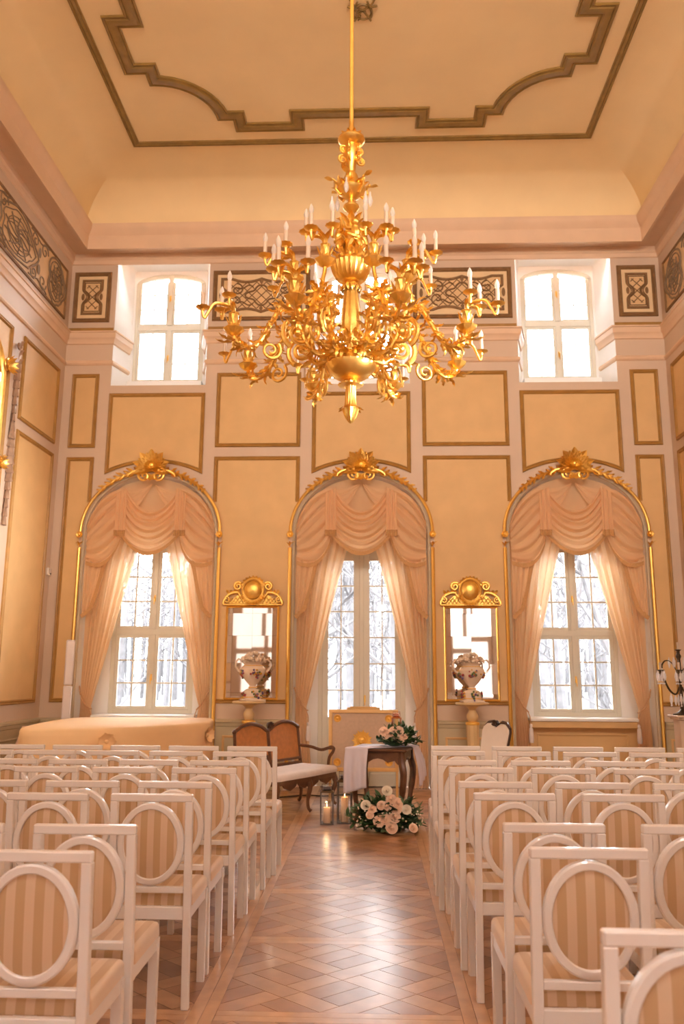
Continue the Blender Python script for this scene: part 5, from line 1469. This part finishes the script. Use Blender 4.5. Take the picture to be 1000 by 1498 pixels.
for k in range(6):
    a = 2*pi*k/6+.15; c_, s_ = cos(a), sin(a)
    b = MB(); b.tube([(x*c_, x*s_, z) for x, z in [(p.x, p.y) for p in catmull([(.015, .30, 0), (.06, .22, 0), (.13, .26, 0), (.19, .38, 0), (.22, .43, 0)], 4)]], [.009]*17, 6)
    b.tube([(x*c_, x*s_, z) for x, z in [(p.x, p.y) for p in catmull([(.02, .42, 0), (.05, .50, 0), (.10, .57, 0), (.16, .58, 0), (.20, .54, 0), (.205, .50, 0)], 4)]], .005, 5)
    arm = b.build('arm', 'dark_bronze', t)
    inst(cb, 'drip_pan', arm, (.22*c_, .22*s_, .48)); inst(cm, 'candle_stub', arm, (.22*c_, .22*s_, .485))
    for q in range(4):
        aa = 2*pi*q/4; inst(cd, 'crystal_drop', arm, (.22*c_+.036*cos(aa), .22*s_+.036*sin(aa), .475))
        inst(cbz, 'crystal_bead', arm, (.22*c_+.036*cos(aa), .22*s_+.036*sin(aa), .335))
    inst(cd, 'crystal_drop', arm, (.205*c_, .205*s_, .50+.002)); inst(cd, 'crystal_drop', arm, (.12*c_, .12*s_, .23)); inst(cbz, 'crystal_bead', arm, (.12*c_, .12*s_, .10))
    inst(cd, 'crystal_drop', arm, (.06*cos(a+.5), .06*sin(a+.5), .22)); inst(cd, 'crystal_drop', arm, (.10*cos(a+.5), .10*sin(a+.5), .62))

# ------------------------------------------------------------------ left wall: thermostat, husk garland, gilded mirror
t = thing('wall_sensor', 'small white sensor box on the left wall near the corner', 'sensor', (-XW, 10.93, 2.84))
MB().box(0, -.055, -.05, .035, .055, .05, .008).build('housing', 'plastic_white', t)
MB().ball((.035, .02, -.028), .012, 8, 6).build('lens', 'black_metal', t)
MB().ball((.035, -.02, .025), .004, 6, 4).build('indicator', 'black_metal', t)
t = thing('husk_garland', 'long drop of bronze husks hanging on the left wall beside the gilded mirror', 'ornament', (-XW+.005, 9.44, 0))
b = MB(); b.lathe([(.008, .13), (.03, .11), (.042, .04), (.05, .0), (.03, .015), (0, .02)], 10, flute=.15, nf=5); hk = b.mesh('husk', 'husk_bronze')
for k in range(19): inst(hk, 'husk', t, (.03, 0, 3.22+.108*k), (0, 0, .3*k), (.5, .85+.25*sin(pi*k/18), 1))
b = MB()
for k in range(5): b.leaf((.03, 0, 5.27+.06*k), (.2, (-1)**k*.6, 1), (1, 0, 0), .11, .03, .6, 4, 2)
b.tube([(.03, y, 5.50+z) for y, z in spiral(0, 0, .05, .01, 0, 1.5)], .014, 6); b.build('shell_top', 'husk_bronze', t)
t = thing('wall_mirror', 'tall gilded rococo mirror at the left edge, seen in sharp profile', 'mirror', (-XW+.01, 8.20, 0))
mm_ = lambda u, v, d=0: (d, u, v)
ol = [(-.93, 1.2), (.93, 1.2), (.93, 5.0)]+[(.93-.05*k/6-.88*(k/6)**1.6, 5.0+.62*sin(pi/2*k/6)) for k in range(1, 7)]
ol += [(-u, v) for u, v in ol[2:-1][::-1]]
b = MB(); b.sweep(ol, [(0, 0), (0, .03), (-.02, .05), (-.05, .03), (-.075, .045), (-.10, .02), (-.10, 0)], mm_, closed=True); b.build('frame', 'gold', t)
b = MB(); b.poly([ol], lambda u, v: (.028, u*.95, 1.25+(v-1.2)*.975)); b.build('mirror_plate', 'mirror_glass', t, smooth=False)
for u, v, r_ in ((.90, 5.12, .16), (.93, 3.92, .13), (-.90, 5.12, .16), (-.93, 3.92, .13), (0, 5.62, .24)):
    b = MB()
    for k in range(11):
        a = 2*pi*k/11; b.leaf((.05, u, v), (.4, cos(a), sin(a)), (1, 0, 0), r_, r_*.22, .6, 5, 2)
    b.tube([(.06, u+y, v+z) for y, z in spiral(0, 0, r_*.55, .015, 1, 1.4)], .014, 6)
    b.build('rocaille_ornament', 'gold', t)
